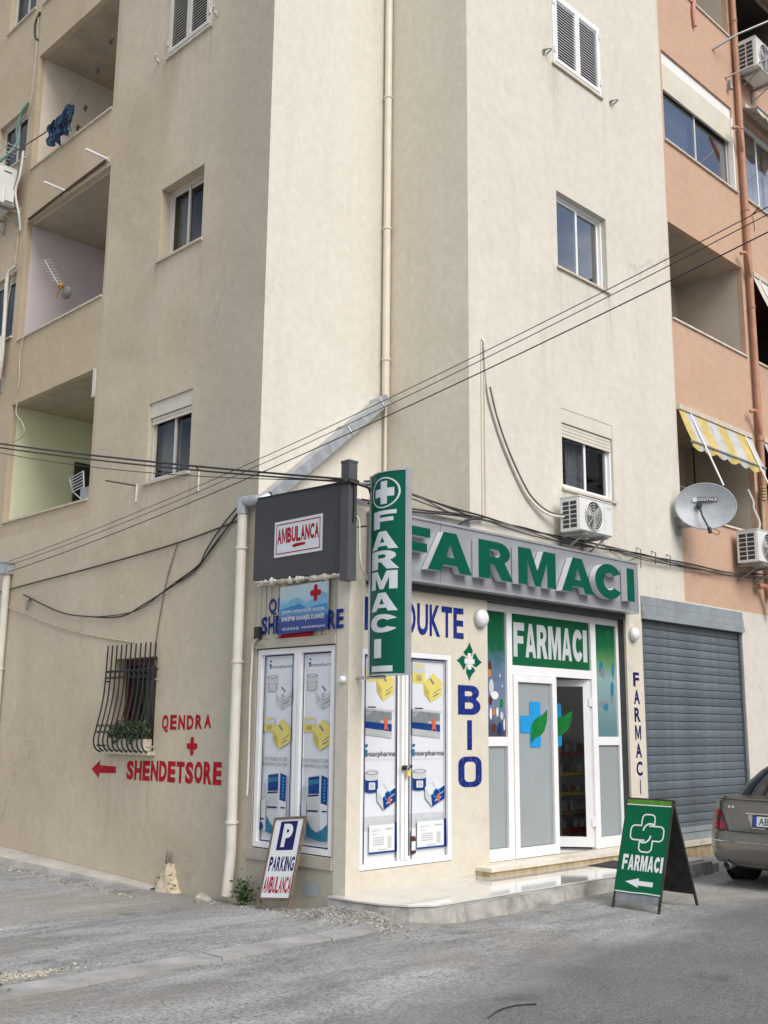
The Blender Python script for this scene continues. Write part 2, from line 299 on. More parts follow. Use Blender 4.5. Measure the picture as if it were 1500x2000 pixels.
# ------------------------------------------------------------------ mesh helpers
def F(u, v, d): return Vector((u, 7.8-d, v))          # street front, right is +x
def S(u, v, d): return Vector((7.13-d, -u, v))        # lane side, right is -y
def B(u, v, d): return Vector((u, 9.2-d, v))          # notch, faces the street
def C(u, v, d): return Vector((9.11-d, -u, v))        # notch, faces the lane
def W_(x, y, z): return Vector((x, y, z))
WL = {}                                               # world base point of every object
class MB:
    def __init__(s): s.v = []; s.f = []; s.m = []; s.s = []
    def face(s, pts, mi=0, sm=False):
        i = len(s.v); s.v += [Vector(p) for p in pts]; s.f.append(tuple(range(i, i+len(pts)))); s.m.append(mi); s.s.append(sm)
    def grid(s, fn, nu, nv, mi=0, sm=True, closed=False):
        i = len(s.v)
        for a in range(nu+1):
            for b in range(nv+1): s.v.append(Vector(fn(a/nu, b/nv)))
        for a in range(nu):
            for b in range(nv):
                k = i+a*(nv+1)+b
                s.f.append((k, k+nv+1, k+nv+2, k+1)); s.m.append(mi if not callable(mi) else mi((a+.5)/nu, (b+.5)/nv)); s.s.append(sm)
    def box(s, P, u0, u1, v0, v1, d0, d1, mi=0):
        c = [P(u, v, d) for d in (d0, d1) for (u, v) in ((u0, v0), (u1, v0), (u1, v1), (u0, v1))]
        i = len(s.v); s.v += c
        for q in ((4,5,6,7), (1,0,3,2), (5,1,2,6), (0,4,7,3), (3,7,6,2), (0,1,5,4)):
            s.f.append(tuple(i+k for k in q)); s.m.append(mi); s.s.append(False)
    def prism(s, P, poly, d0, d1, mi=0, side=None):
        side = mi if side is None else side
        s.face([P(u, v, d1) for u, v in poly], mi); s.face([P(u, v, d0) for u, v in reversed(poly)], mi)
        n = len(poly)
        for k in range(n):
            a, b = poly[k], poly[(k+1) % n]
            s.face([P(a[0], a[1], d0), P(b[0], b[1], d0), P(b[0], b[1], d1), P(a[0], a[1], d1)], side)
    def flat(s, P, poly, d, mi=0): s.face([P(u, v, d) for u, v in poly], mi)
    def rect(s, P, u0, u1, v0, v1, d, mi=0): s.flat(P, [(u0, v0), (u1, v0), (u1, v1), (u0, v1)], d, mi)
    def ring(s, P, u0, u1, v0, v1, w, d0, d1, mi=0, wb=None):
        wb = w if wb is None else wb
        s.box(P, u0, u0+w, v0, v1, d0, d1, mi); s.box(P, u1-w, u1, v0, v1, d0, d1, mi)
        s.box(P, u0+w, u1-w, v1-w, v1, d0, d1, mi); s.box(P, u0+w, u1-w, v0, v0+wb, d0, d1, mi)
    def frame2(s, P, u0, u1, v0, v1, w, d, mi=0):     # flat printed border
        s.rect(P, u0, u0+w, v0, v1, d, mi); s.rect(P, u1-w, u1, v0, v1, d, mi)
        s.rect(P, u0+w, u1-w, v1-w, v1, d, mi); s.rect(P, u0+w, u1-w, v0, v0+w, d, mi)
    def tube(s, pts, r, n=6, mi=0, cap=True):
        pts = [Vector(p) for p in pts]; i = len(s.v); prev = None
        for k, p in enumerate(pts):
            t = (pts[min(k+1, len(pts)-1)]-pts[max(k-1, 0)]).normalized()
            a = prev if prev is not None else (Vector((0,0,1)) if abs(t.z) < 0.9 else Vector((1,0,0)))
            a = (a-t*a.dot(t)).normalized(); b = t.cross(a); prev = a
            rr = r[k] if isinstance(r, (list, tuple)) else r
            for j in range(n):
                an = 2*math.pi*j/n; s.v.append(p+a*(rr*math.cos(an))+b*(rr*math.sin(an)))
        for k in range(len(pts)-1):
            for j in range(n):
                q = i+k*n; s.f.append((q+j, q+(j+1) % n, q+n+(j+1) % n, q+n+j)); s.m.append(mi); s.s.append(n > 4)
        if cap:
            for q, rev in ((i, True), (i+(len(pts)-1)*n, False)):
                c0 = len(s.v); s.v += [s.v[q+j].copy() for j in range(n)]; r_ = [c0+j for j in range(n)]
                s.f.append(tuple(r_[::-1] if rev else r_)); s.m.append(mi); s.s.append(False)
    def sqtube(s, pts, r, mi=0): s.tube(pts, r*1.414, 4, mi)
    def text(s, P, txt, u0, u1, v0, v1, d, mi=0, bold=0.0):
        vs, fs = glyphs(txt, bold, 0.0); i = len(s.v)
        for (x, y, z) in vs: s.v.append(P(u0+(u1-u0)*x, v0+(v1-v0)*y, d))
        for f in fs: s.f.append(tuple(i+k for k in f)); s.m.append(mi); s.s.append(False)
    def text_strips(s, P, txt, u0, u1, v0, v1, d, mi, n):
        vs, fs = glyphs(txt, 0.0, 0.0)
        for f in fs:
            poly = [(u0+(u1-u0)*vs[k][0], v0+(v1-v0)*vs[k][1]) for k in f]
            for k in range(n):
                q = clip(clip(poly, lambda p: p[0]-k/n), lambda p: (k+1)/n-p[0])
                if len(q) > 2: s.face([P(u, v, d) for u, v in q], mi)
    def letter3d(s, P, ch, u0, u1, v0, v1, d0, d1, mi, side, bold=0.0):
        vs, fs = glyphs(ch, bold, 1.0); i = len(s.v)
        for (x, y, z) in vs: s.v.append(P(u0+(u1-u0)*x, v0+(v1-v0)*y, d0 if z < 0 else d1))
        for f in fs:
            fr = all(vs[k][2] > 0 for k in f); s.f.append(tuple(i+k for k in f)); s.m.append(mi if fr else side); s.s.append(False)
    def sphere(s, c, rx, ry, rz, n=10, mi=0, m=6):
        c = Vector(c)
        s.grid(lambda a, b: c+Vector((rx*math.cos(2*math.pi*a)*math.sin(math.pi*b), ry*math.sin(2*math.pi*a)*math.sin(math.pi*b), -rz*math.cos(math.pi*b))), n, m, mi)
    def build(s, name, mats, parent=None, base=None):
        if not isinstance(mats, (list, tuple)): mats = [mats]
        if parent is not None: o = WL[parent.name]
        elif base is not None: o = Vector(base)
        else:
            xs = [[p[k] for p in s.v] for k in range(3)]
            o = Vector(((min(xs[0])+max(xs[0]))/2, (min(xs[1])+max(xs[1]))/2, min(xs[2])))
        me = bpy.data.meshes.new(name); me.from_pydata([p-o for p in s.v], [], s.f)
        for m in mats: me.materials.append(m)
        me.polygons.foreach_set('material_index', s.m); me.polygons.foreach_set('use_smooth', s.s); me.update()
        ob = bpy.data.objects.new(name, me); COL.objects.link(ob)
        if parent is not None: ob.parent = parent
        else: ob.location = o
        WL[ob.name] = o
        return ob
def _arc(cx, cy, rx, ry, a0, a1, n=8): return [(cx+rx*math.cos(math.radians(a0+(a1-a0)*k/n)), cy+ry*math.sin(math.radians(a0+(a1-a0)*k/n))) for k in range(n+1)]
HEAVY = {
 'F': [[(0,0),(0,1),(1,1),(1,.77),(.36,.77),(.36,.61),(.90,.61),(.90,.39),(.36,.39),(.36,0)]],
 'A': [[(0,0),(.355,1),(.645,1),(1,0),(.715,0),(.66,.17),(.34,.17),(.285,0)], [(.5,.70),(.41,.37),(.59,.37)]],
 'R': [[(0,0),(0,1)]+_arc(.56,.715,.36,.285,90,-58)+[(1,0),(.655,0),(.44,.385),(.33,.385),(.33,0)], [(.33,.79)]+_arc(.52,.69,.10,.10,90,-90)+[(.33,.59)]],
 'M': [[(0,0),(0,1),(.33,1),(.5,.43),(.67,1),(1,1),(1,0),(.76,0),(.76,.66),(.575,0),(.425,0),(.24,.66),(.24,0)]],
 'm': [[(0,0),(0,1),(.25,1),(.5,.36),(.75,1),(1,1),(1,0),(.81,0),(.81,.70),(.57,.08),(.43,.08),(.19,.70),(.19,0)]],
 'C': [_arc(.5,.5,.5,.5,32,328,26)+_arc(.51,.5,.20,.245,-42,-318,18)],
 'I': [[(0,0),(0,1),(1,1),(1,0)]],
 'B': [[(0,0),(0,1)]+_arc(.60,.755,.34,.245,90,-52,7)+_arc(.62,.275,.38,.275,58,-90,8), [(.30,.80)]+_arc(.54,.715,.10,.085,90,-90,5)+[(.30,.63)], [(.30,.42)]+_arc(.56,.31,.12,.11,90,-90,5)+[(.30,.20)]],
 'O': [_arc(.32,.75,.32,.25,180,90,5)+_arc(.68,.75,.32,.25,90,0,5)+_arc(.68,.25,.32,.25,0,-90,5)+_arc(.32,.25,.32,.25,270,180,5), _arc(.42,.70,.16,.13,180,90,4)+_arc(.58,.70,.16,.13,90,0,4)+_arc(.58,.30,.16,.13,0,-90,4)+_arc(.42,.30,.16,.13,270,180,4)]}
def clip(poly, f):
    out = []
    for a, b in zip(poly, poly[1:]+poly[:1]):
        fa, fb = f(a), f(b)
        if fa >= 0: out.append(a)
        if (fa >= 0) != (fb >= 0): t_ = fa/(fa-fb); out.append((a[0]+(b[0]-a[0])*t_, a[1]+(b[1]-a[1])*t_))
    return out
_G = {}
def glyphs(txt, bold, ext):
    k = (txt, bold, ext)
    if k in _G: return _G[k]
    if txt == 'M' and bold > 0: txt = '~m'
    if txt[0] == '~':
        cu = bpy.data.curves.new('glyph', 'CURVE'); cu.dimensions = '2D'; cu.fill_mode = 'BOTH'; cu.extrude = ext
        for pts in HEAVY[txt[1]]:
            sp = cu.splines.new('POLY'); sp.points.add(len(pts)-1); sp.use_cyclic_u = True
            for q, (x, y) in zip(sp.points, pts): q.co = (x, y, 0, 1)
    else:
        cu = bpy.data.curves.new('glyph', 'FONT'); cu.body = txt; cu.offset = bold; cu.extrude = ext; cu.resolution_u = 3; cu.size = 1
    ob = bpy.data.objects.new('glyph', cu); COL.objects.link(ob)
    dg = bpy.context.evaluated_depsgraph_get(); me = bpy.data.meshes.new_from_object(ob.evaluated_get(dg))
    vs = [v.co.copy() for v in me.vertices]; fs = [tuple(p.vertices) for p in me.polygons]
    bpy.data.objects.remove(ob); bpy.data.curves.remove(cu); bpy.data.meshes.remove(me)
    x0 = min(v.x for v in vs); x1 = max(v.x for v in vs); y0 = min(v.y for v in vs); y1 = max(v.y for v in vs)
    _G[k] = ([((v.x-x0)/(x1-x0), (v.y-y0)/(y1-y0), v.z) for v in vs], fs); return _G[k]
def tag(o, label=None, cat=None, group=None, kind=None):
    if label: o['label'] = label
    if cat: o['category'] = cat
    if group: o['group'] = group
    if kind: o['kind'] = kind
    return o
def thing(name, label, cat, base, group=None):
    o = bpy.data.objects.new(name, None); COL.objects.link(o); o.location = base; o.empty_display_size = 0.2
    WL[o.name] = Vector(base); return tag(o, label, cat, group)
def rep(src, offs):                                    # copies of one piece, sharing its mesh
    out = [src]
    for of in offs:
        c = src.copy(); COL.objects.link(c); c.parent = src.parent; c.location = src.location+Vector(of)
        WL[c.name] = WL[src.name]; out.append(c)
    return out
def copy_tree(o, off, label, parent=None):
    c = o.copy(); COL.objects.link(c); WL[c.name] = WL[o.name]
    if parent is not None: c.parent = parent
    else: c.location = o.location+Vector(off); c['label'] = label
    for ch in list(o.children): copy_tree(ch, None, None, c)
    return c
def smooth_path(pts, n=6):
    pts = [Vector(p) for p in pts]; out = []
    for i in range(len(pts)-1):
        p0, p1, p2, p3 = pts[max(i-1, 0)], pts[i], pts[i+1], pts[min(i+2, len(pts)-1)]
        for k in range(n):
            t = k/n; out.append(0.5*((2*p1)+(p2-p0)*t+(2*p0-5*p1+4*p2-p3)*t*t+(3*p1-p0-3*p2+p3)*t**3))
    out.append(pts[-1]); return out
def ell(cx, cy, rx, ry, n=16, a0=0.0, a1=2*math.pi):
    full = abs(a1-a0) > 6.28; m = n if full else n+1
    return [(cx+rx*math.cos(a0+(a1-a0)*k/n), cy+ry*math.sin(a0+(a1-a0)*k/n)) for k in range(m)]
def sst(a, b, x):
    t = min(1, max(0, (x-a)/(b-a))); return t*t*(3-2*t)
def wall(mb, P, u0, u1, v0, v1, holes, mi=0, rmi=None):
    """a wall face with openings; every opening gets its reveals: (u0,u1,v0,v1,depth)"""
    rmi = mi if rmi is None else rmi
    us = sorted({u0, u1, *[h[0] for h in holes], *[h[1] for h in holes]}); vs = sorted({v0, v1, *[h[2] for h in holes], *[h[3] for h in holes]})
    us = [u for u in us if u0 <= u <= u1]; vs = [v for v in vs if v0 <= v <= v1]
    for a in range(len(us)-1):
        for b in range(len(vs)-1):
            cu, cv = (us[a]+us[a+1])/2, (vs[b]+vs[b+1])/2
            if any(h[0] < cu < h[1] and h[2] < cv < h[3] for h in holes): continue
            mb.rect(P, us[a], us[a+1], vs[b], vs[b+1], 0, mi)
    for (a, b, c, e, dp) in holes:
        if dp <= 0: continue
        mb.face([P(a, c, 0), P(a, e, 0), P(a, e, -dp), P(a, c, -dp)], rmi); mb.face([P(b, c, -dp), P(b, e, -dp), P(b, e, 0), P(b, c, 0)], rmi)
        mb.face([P(a, e, 0), P(b, e, 0), P(b, e, -dp), P(a, e, -dp)], rmi); mb.face([P(a, c, -dp), P(b, c, -dp), P(b, c, 0), P(a, c, 0)], rmi)

# ------------------------------------------------------------------ ground
def gz(x, y):
    z = -0.10 - 0.10*sst(7.3, 10.2, y)*(1-sst(7.3, 8.2, x)) + 0.05*sst(13, 18, y)*(1-sst(7.3, 8.2, x))
    z += 0.11*math.exp(-((x-7.02)/.26)**2-((y-7.45)/.55)**2)
    z += 0.006*math.sin(x*1.7+0.6*y)+0.005*math.sin(y*2.3-x*0.9)
    return z
def coords(a, b, s, lo, hi):
    c = []; x = a
    while x <= b+1e-6: c.append(x); x += s
    g = s; x = a
    while x > lo: g *= 1.5; x -= g; c.insert(0, x)
    g = s; x = c[-1]
    while x < hi: g *= 1.5; x += g; c.append(x)
    return c
xs = coords(-0.5, 14.0, 0.12, -150, 190); ys = coords(0.5, 16.0, 0.12, -150, 190)
g = MB()
for x in xs:
    for y in ys: g.v.append(Vector((x, y, gz(x, y)+rnd.uniform(-.003, .003))))
n = len(ys)
for i in range(len(xs)-1):
    for j in range(n-1):
        k = i*n+j; g.f.append((k, k+n, k+n+1, k+1)); g.m.append(0); g.s.append(True)
def ground_mat():
    m, t, p = _new('worn_street'); co = _coord(t)
    s = t.nodes.new('ShaderNodeSeparateXYZ'); t.links.new(co, s.inputs[0])
    nb = _noise(t, 0.55, 6, co, 0.62); nb.inputs['Distortion'].default_value = 0.6
    # asphalt roadway runs along the street front; old concrete apron and lane beyond it
    mk = t.nodes.new('ShaderNodeMath'); mk.operation = 'MULTIPLY_ADD'; mk.inputs[1].default_value = 1.5
    t.links.new(nb.outputs['Fac'], mk.inputs[0]); t.links.new(s.outputs[1], mk.inputs[2])
    mx2 = t.nodes.new('ShaderNodeMath'); mx2.operation = 'MULTIPLY_ADD'; mx2.inputs[1].default_value = -0.10
    t.links.new(s.outputs[0], mx2.inputs[0]); t.links.new(mk.outputs[0], mx2.inputs[2])
    mr = t.nodes.new('ShaderNodeMapRange'); mr.inputs[1].default_value = 4.85; mr.inputs[2].default_value = 5.45
    t.links.new(mx2.outputs[0], mr.inputs[0])
    a1 = _ramp(t, _noise(t, 1.1, 6, co, 0.65).outputs['Fac'], 0.3, 0.7, (0.165, 0.169, 0.174), (0.232, 0.236, 0.240))
    a2 = _ramp(t, _noise(t, 62.0, 4, co, 0.85).outputs['Fac'], 0.34, 0.66, (0.50,)*3, (1.50,)*3)
    asp = _mix(t, 1.0, a1.outputs[0], a2.outputs[0], 'MULTIPLY')
    nz = _noise(t, 1.0, 8, _coord(t, (0.55, 1.5, 1.0)), 0.68); nz.inputs['Distortion'].default_value = 0.9
    c1 = _ramp(t, nz.outputs['Fac'], 0.36, 0.66, (0.265, 0.263, 0.254), (0.49, 0.486, 0.472))
    vo = t.nodes.new('ShaderNodeTexVoronoi'); vo.inputs['Scale'].default_value = 24; t.links.new(co, vo.inputs['Vector'])
    sp = _ramp(t, vo.outputs['Distance'], 0.08, 0.40, (0.45,)*3, (1.10,)*3)
    gate = _ramp(t, _noise(t, 0.8, 4, co).outputs['Fac'], 0.42, 0.6)
    spg = _mix(t, gate.outputs[0], (1, 1, 1), sp.outputs[0])
    c2 = _mix(t, 1.0, c1.outputs[0], spg, 'MULTIPLY')
    c3 = _ramp(t, _noise(t, 36.0, 5, co, 0.85).outputs['Fac'], 0.33, 0.67, (0.48, 0.50, 0.52), (1.38, 1.42, 1.47))
    con = _mix(t, 1.0, c2, c3.outputs[0], 'MULTIPLY')
    # light brown earth dust in the lane
    du = _ramp(t, _noise(t, 0.45, 4, co).outputs['Fac'], 0.45, 0.62, (0,)*3, (0.55,)*3)
    con2 = _mix(t, du.outputs[0], con, (0.33, 0.295, 0.24))
    base = _mix(t, mr.outputs[0], asp, con2)
    # dark oil marks and hairline cracks
    w = t.nodes.new('ShaderNodeTexVoronoi'); w.feature = 'DISTANCE_TO_EDGE'; w.inputs['Scale'].default_value = 0.75
    nd = _noise(t, 2.2, 6, co, 0.75); mv = t.nodes.new('ShaderNodeMixRGB'); mv.inputs[0].default_value = 0.45
    t.links.new(co, mv.inputs[1]); t.links.new(nd.outputs['Color'], mv.inputs[2]); t.links.new(mv.outputs[0], w.inputs['Vector'])
    ck = _ramp(t, w.outputs['Distance'], 0.0, 0.006, (0.72,)*3, (1,)*3)
    base = _mix(t, mr.outputs[0], base, _mix(t, 1.0, base, ck.outputs[0], 'MULTIPLY'))
    oil = _ramp(t, _noise(t, 1.6, 3, co, 0.5).outputs['Fac'], 0.64, 0.74, (1,)*3, (0.66,)*3)
    base = _mix(t, 1.0, base, oil.outputs[0], 'MULTIPLY')
    t.links.new(base, p.inputs['Base Color']); p.inputs['Roughness'].default_value = 0.92; p.inputs['Specular IOR Level'].default_value = 0.25
    b1 = _noise(t, 70.0, 5, co, 0.75); b2 = _noise(t, 6.0, 6, co, 0.7)
    ad = t.nodes.new('ShaderNodeMath'); ad.operation = 'MULTIPLY_ADD'; ad.inputs[1].default_value = 3.0
    t.links.new(b2.outputs['Fac'], ad.inputs[0]); t.links.new(b1.outputs['Fac'], ad.inputs[2])
    _bump(t, p, ad.outputs[0], 1.0, 0.018)
    return m
M['ground'] = ground_mat()
tag(g.build('ground', M['ground'], base=(0, 0, 0)), kind='structure')

# flush kerb line across the mouth of the lane: one stone after the other
kroot = tag(thing('kerb', None, None, (0, 6.95, -0.1)), kind='structure')
M['kerb'] = simple('kerb_stone', (0.31, 0.306, 0.298), 0.9, var=0.3, scale=2.6, bump=0.4, bscale=45)
x = -2.6; src = None
k = MB(); k.box(W_, -2.6, -1.51, 6.82, 7.08, -0.22, -0.086)
src = k.build('kerb_stone', M['kerb'], kroot)
offs = [(1.1*i, rnd.uniform(-.008, .008), rnd.uniform(-.004, .006)) for i in range(1, 9)]
rep(src, offs)

# concrete ledge at the foot of the lane wall
k = MB()
pts = [(10.75, 6.99, -0.19), (11.6, 6.88, -0.165), (13.0, 6.77, -0.125), (14.0, 6.70, -0.10), (16.0, 6.66, -0.06), (20.0, 6.62, 0.0)]
for a, b in zip(pts, pts[1:]):
    for q in range(4):
        f0, f1 = q/4, (q+1)/4
        y0, y1 = a[0]+(b[0]-a[0])*f0, a[0]+(b[0]-a[0])*f1
        e = lambda f: (a[1]+(b[1]-a[1])*f+0.022*math.sin((a[0]+(b[0]-a[0])*f)*7.3), a[2]+(b[2]-a[2])*f)
        (x0, z0), (x1, z1) = e(f0), e(f1)
        k.face([(x0, y0, z0), (7.125, y0, z0+.01), (7.125, y1, z1+.01), (x1, y1, z1)], 0)
        k.face([(x0-.03, y0, -0.4), (x0, y0, z0), (x1, y1, z1), (x1-.03, y1, -0.4)], 0)
M['ledge'] = plaster('ledge_concrete', (0.52, 0.50, 0.455), (0.36, 0.345, 0.31), (0.30, 0.29, 0.26), 0.6, 0.6, 2.0, 0.7)
tag(k.build('ledge', M['ledge']), kind='structure')

# ------------------------------------------------------------------ cream apartment block with the pharmacy corner
TOP = 18.6
bl = thing('apartment_building', 'cream apartment block with a notched corner and a green pharmacy on its ground floor', 'building', (9.11, 9.2, -0.1))
SW = dict(W0=(-11.57, -10.54, 10.72, 11.86), W1=(-11.54, -10.55, 7.68, 8.72), W2=(-11.55, -10.58, 4.64, 5.70))
BA = dict(B0=(-15.6, -12.97, 13.72, 15.8), B1=(-15.61, -13.02, 10.59, 12.72), B2=(-15.58, -12.96, 7.60, 9.66), B3=(-15.58, -12.98, 4.63, 6.54))
LW = dict(L0=(-16.95, -15.92, 13.80, 14.90), L1=(-16.95, -15.86, 10.95, 11.92), L2=(-16.85, -15.80, 7.75, 8.88), L3=(-16.9, -15.9, 4.7, 5.75))
GW = (-12.02, -11.06, 1.31, 2.43)
m = MB()
wall(m, S, -26, -12.9, -0.4, 4.40, [], 0)
wall(m, S, -12.9, -9.2, -0.4, TOP, [(*SW['W0'], .05), (*SW['W1'], .16), (*SW['W2'], .07), (*GW, .17)], 0)
m.build('lane_wall', M['tan'], bl)
m = MB()
wall(m, S, -26, -12.9, 4.40, TOP, [(*BA['B0'], .10), (*BA['B1'], .10), (*BA['B2'], .10), (*BA['B3'], .10)] + [(*v, .09) for v in LW.values()], 0)
m.build('lane_wall', M['tan_dark'], bl)
m = MB(); wall(m, B, 7.13, 9.11, -0.4, TOP, [], 0); m.build('notch_wall', M['cream'], bl)
m = MB(); wall(m, C, -9.2, -7.8, 3.4, TOP, [], 0); m.build('notch_wall', M['notch'], bl)
FW = dict(H0=(10.95, 12.13, 10.72, 11.86), H2=(10.95, 12.14, 7.68, 8.79), H3=(10.94, 12.12, 4.64, 5.71))
m = MB(); wall(m, F, 9.11, 13.87, 3.44, TOP, [(*FW['H0'], .05), (*FW['H2'], .09), (*FW['H3'], .05)], 0)
m.build('street_wall', M['cream'], bl)
m = MB()                                                # roof, back and end of the block
m.face([(7.13, 9.2, TOP), (7.13, 26, TOP), (24, 26, TOP), (24, 9.2, TOP)]); m.face([(9.11, 7.8, TOP), (9.11, 9.2, TOP), (24, 9.2, TOP), (24, 7.8, TOP)])
m.face([(7.13, 26, -.4), (7.13, 26, TOP), (24, 26, TOP), (24, 26, -.4)])
m.build('roof', M['cream'], bl)
# pharmacy corner, one storey
m = MB()
wall(m, F, 8.80, 9.40, -0.4, 3.44, [], 0)
wall(m, F, 9.40, 12.28, -0.4, 3.44, [(9.40, 12.28, 0.15, 3.12, .30)], 0)
wall(m, F, 12.28, 12.66, -0.4, 3.44, [], 0)
m.build('shop_wall', M['kiosk_cream'], bl)
m = MB()
wall(m, F, 7.30, 8.80, -0.4, 3.86, [(7.40, 8.77, 0.24, 2.40, .06)], 0)
m.box(F, 7.34, 8.82, 0.03, 0.20, 0, .035, 0)
m.build('shop_wall', M['kiosk_cream'], bl)
m = MB()
m.box(W_, 7.128, 7.312, 7.675, 7.85, -0.2, 3.30, 0)
m.build('corner_pillar', M['kiosk_cream'], bl)
m = MB()
wall(m, S, -9.2, -7.80, -0.4, 3.9, [(-9.13, -7.88, 0.38, 2.43, .08)], 0)
for a, b, c, e in ((-9.18, -7.86, 2.43, 2.52), (-9.185, -7.86, 0.27, 0.38)): m.box(S, a, b, c, e, 0, .022, 0)
for u in (-9.10, -9.02, -8.93, -8.80, -8.66, -8.52, -8.38, -8.24, -8.10, -8.02):   # ribs of the cladding above the window
    m.box(S, u-.035, u+.028, 2.525, 3.16, 0, .010+rnd.uniform(0, .004), 0)
m.build('kiosk_wall', M['kiosk_grey'], bl)
m = MB(); m.box(W_, 7.13, 9.11, 7.8, 9.2, 3.86, 3.93); m.build('kiosk_roof', M['alu_dark'], bl)
m = MB(); m.flat(S, [(-8.30, .03), (-8.20, -.01), (-8.06, .02), (-8.02, .10), (-8.10, .15), (-8.27, .13)], .003); o = m.build('paint_patch', M['dish'], bl); o['label'] = 'pale bare patch under the lane poster window'
# crumbling sealing foam under the dark panel
m = MB(); y = 9.13
while y > 7.72:
    w = rnd.uniform(.03, .075); h = rnd.uniform(.012, .05); o = rnd.uniform(.0, .02)
    c = S(-(y-w/2), 3.115+0.045*(9.15-y)/1.45*-1+.03, .03+o)
    m.sphere(c, .03+o, w*.75, h, 8, 0, 5); y -= w*0.8
m.box(S, -9.13, -7.72, 3.105, 3.19, .0, .03)
m.build('sealing_foam', M['foam'], bl)

def curtains(m, P, u0, u1, v0, v1, d, mi=0):
    n = 26
    m.grid(lambda a, b: P(u0+(u1-u0)*a, v0+(v1-v0)*b, d+0.014*math.sin(a*n*2.1+0.6*math.sin(a*17))), n*3, 1, mi)
def room(parent, P, u0, u1, v0, v1, d0, dp, mat='room'):
    m = MB(); a, b = d0, d0-dp; e = .15
    m.rect(P, u0-e, u1+e, v0-e, v1+e, b); m.face([P(u0-e, v0-e, a), P(u0-e, v1+e, a), P(u0-e, v1+e, b), P(u0-e, v0-e, b)])
    m.face([P(u1+e, v0-e, a), P(u1+e, v1+e, a), P(u1+e, v1+e, b), P(u1+e, v0-e, b)])
    m.face([P(u0-e, v1+e, a), P(u1+e, v1+e, a), P(u1+e, v1+e, b), P(u0-e, v1+e, b)]); m.face([P(u0-e, v0-e, a), P(u1+e, v0-e, a), P(u1+e, v0-e, b), P(u0-e, v0-e, b)])
    return m.build('room_interior', M[mat], parent)
def sliding(root, P, r, rec, fmat, label=None, box=0.0, slats=0, drop=True, cur=((.05, .45),), cmat='curtain', mull=.5, sill='stone', gap=0.0, bmat='cream_box', single=False):
    """sliding window: outer frame (the part), sashes, panes, curtain, sill, shutter box and its slats"""
    u0, u1, v0, v1 = r; fw_ = .035; vt = v1-box
    m = MB(); m.ring(P, u0+.002, u1-.002, v0+.002, vt-.002, fw_, -rec-.05, -rec+.012)
    w = m.build('window', M[fmat], root)
    if label: w['label'] = label
    um = u0+(u1-u0)*mull; vs = vt-fw_-slats*.046
    for k, (a, b) in enumerate(((u0+fw_, um+.022), (um-.022, u1-fw_))):
        dd = -rec-.012-.018*k
        s = MB(); s.ring(P, a, b, v0+fw_, vt-fw_, .04, dd-.014, dd); s.build('sash', M[fmat], w)
        s = MB(); s.rect(P, a+.04, b-.04, v0+fw_+.04, vt-fw_-.04, dd-.007); s.build('pane', M['glass_lane' if P is S else 'glass'], w)
    for (a, b) in cur:
        s = MB(); curtains(s, P, u0+(u1-u0)*a, u0+(u1-u0)*b, v0+.03, vt-.03, -rec-.14); s.build('curtain', M[cmat], w)
    room(w, P, u0, u1, v0, vt, -rec-.052, 1.6)
    if box:
        s = MB(); s.box(P, u0+.003, u1-.003, vt, v1-.003, -rec-.03, -rec+.045); s.build('shutter_box', M[bmat], w)
    if slats:
        s = MB(); z = vt-.006
        s.box(P, u0+.02, u1-.02, z-.043, z-.004, -rec+.013, -rec+.026); s.box(P, u0+.02, u1-.02, z-.004, z, -rec+.013, -rec+.018)
        o = s.build('slat', M[bmat], w); rep(o, [(0, 0, -.046*i) for i in range(1, slats)])
    if sill:
        s = MB(); s.box(P, u0-.03, u1+.03, v0-.03, v0, -rec+.015, .035); s.build('sill', M[sill], w)
    return w
def louvre(root, P, r, label, fmat):
    u0, u1, v0, v1 = r; um = (u0+u1)/2
    m = MB(); m.ring(P, u0+.002, u1-.002, v0+.002, v1-.002, .045, -.045, .012)
    for a, b in ((u0+.045, um), (um, u1-.045)): m.ring(P, a+.002, b-.002, v0+.05, v1-.05, .05, -.035, .022)
    for u in (u0+.02, u1-.02):
        for v in (v0+.18, v1-.2): m.box(P, u-.012, u+.012, v, v+.09, .012, .034)
    w = m.build('window', M[fmat], root); w['label'] = label
    z0, z1 = v0+.11, v1-.11; n = 21; st = (z1-z0)/n
    first = None
    for a, b in ((u0+.098, um-.05), (um+.05, u1-.098)):
        s = MB()
        s.face([P(a, z0+.002, .012), P(b, z0+.002, .012), P(b, z0+st*.80, -.022), P(a, z0+st*.80, -.022)])
        s.face([P(a, z0+.008+st*.8, -.026), P(b, z0+.008+st*.8, -.026), P(b, z0+.006, .008), P(a, z0+.006, .008)])
        s.face([P(a, z0+.002, .012), P(a, z0+.009, .012), P(b, z0+.009, .012), P(b, z0+.002, .012)])
        o = s.build('slat', M[fmat], w); rep(o, [(0, 0, st*i) for i in range(1, n)])
    s = MB(); s.rect(P, u0+.05, u1-.05, v0+.05, v1-.05, -.04); s.build('backing', M['room'], w)
    s = MB(); s.box(P, u0-.03, u1+.03, v0-.028, v0, -.04, .035); s.build('sill', M['stone'], w)
    return w
louvre(bl, S, SW['W0'], 'pale louvred shutters closed over the lane wall window', 'alu')
louvre(bl, F, FW['H0'], 'white louvred shutters closed over the street wall window', 'white')
sliding(bl, S, SW['W1'], .16, 'alu', 'deep set sliding window of the lane wall', cur=((.02, .30),), mull=.42)
sliding(bl, S, SW['W2'], .07, 'alu', 'lane wall window with a half lowered cream shutter box', box=.19, slats=2, cur=((.04, .46),), cmat='curtain', mull=.52)
sliding(bl, F, FW['H2'], .09, 'white', 'street wall window reflecting clouds', cur=((.02, .12),), cmat='curtain')
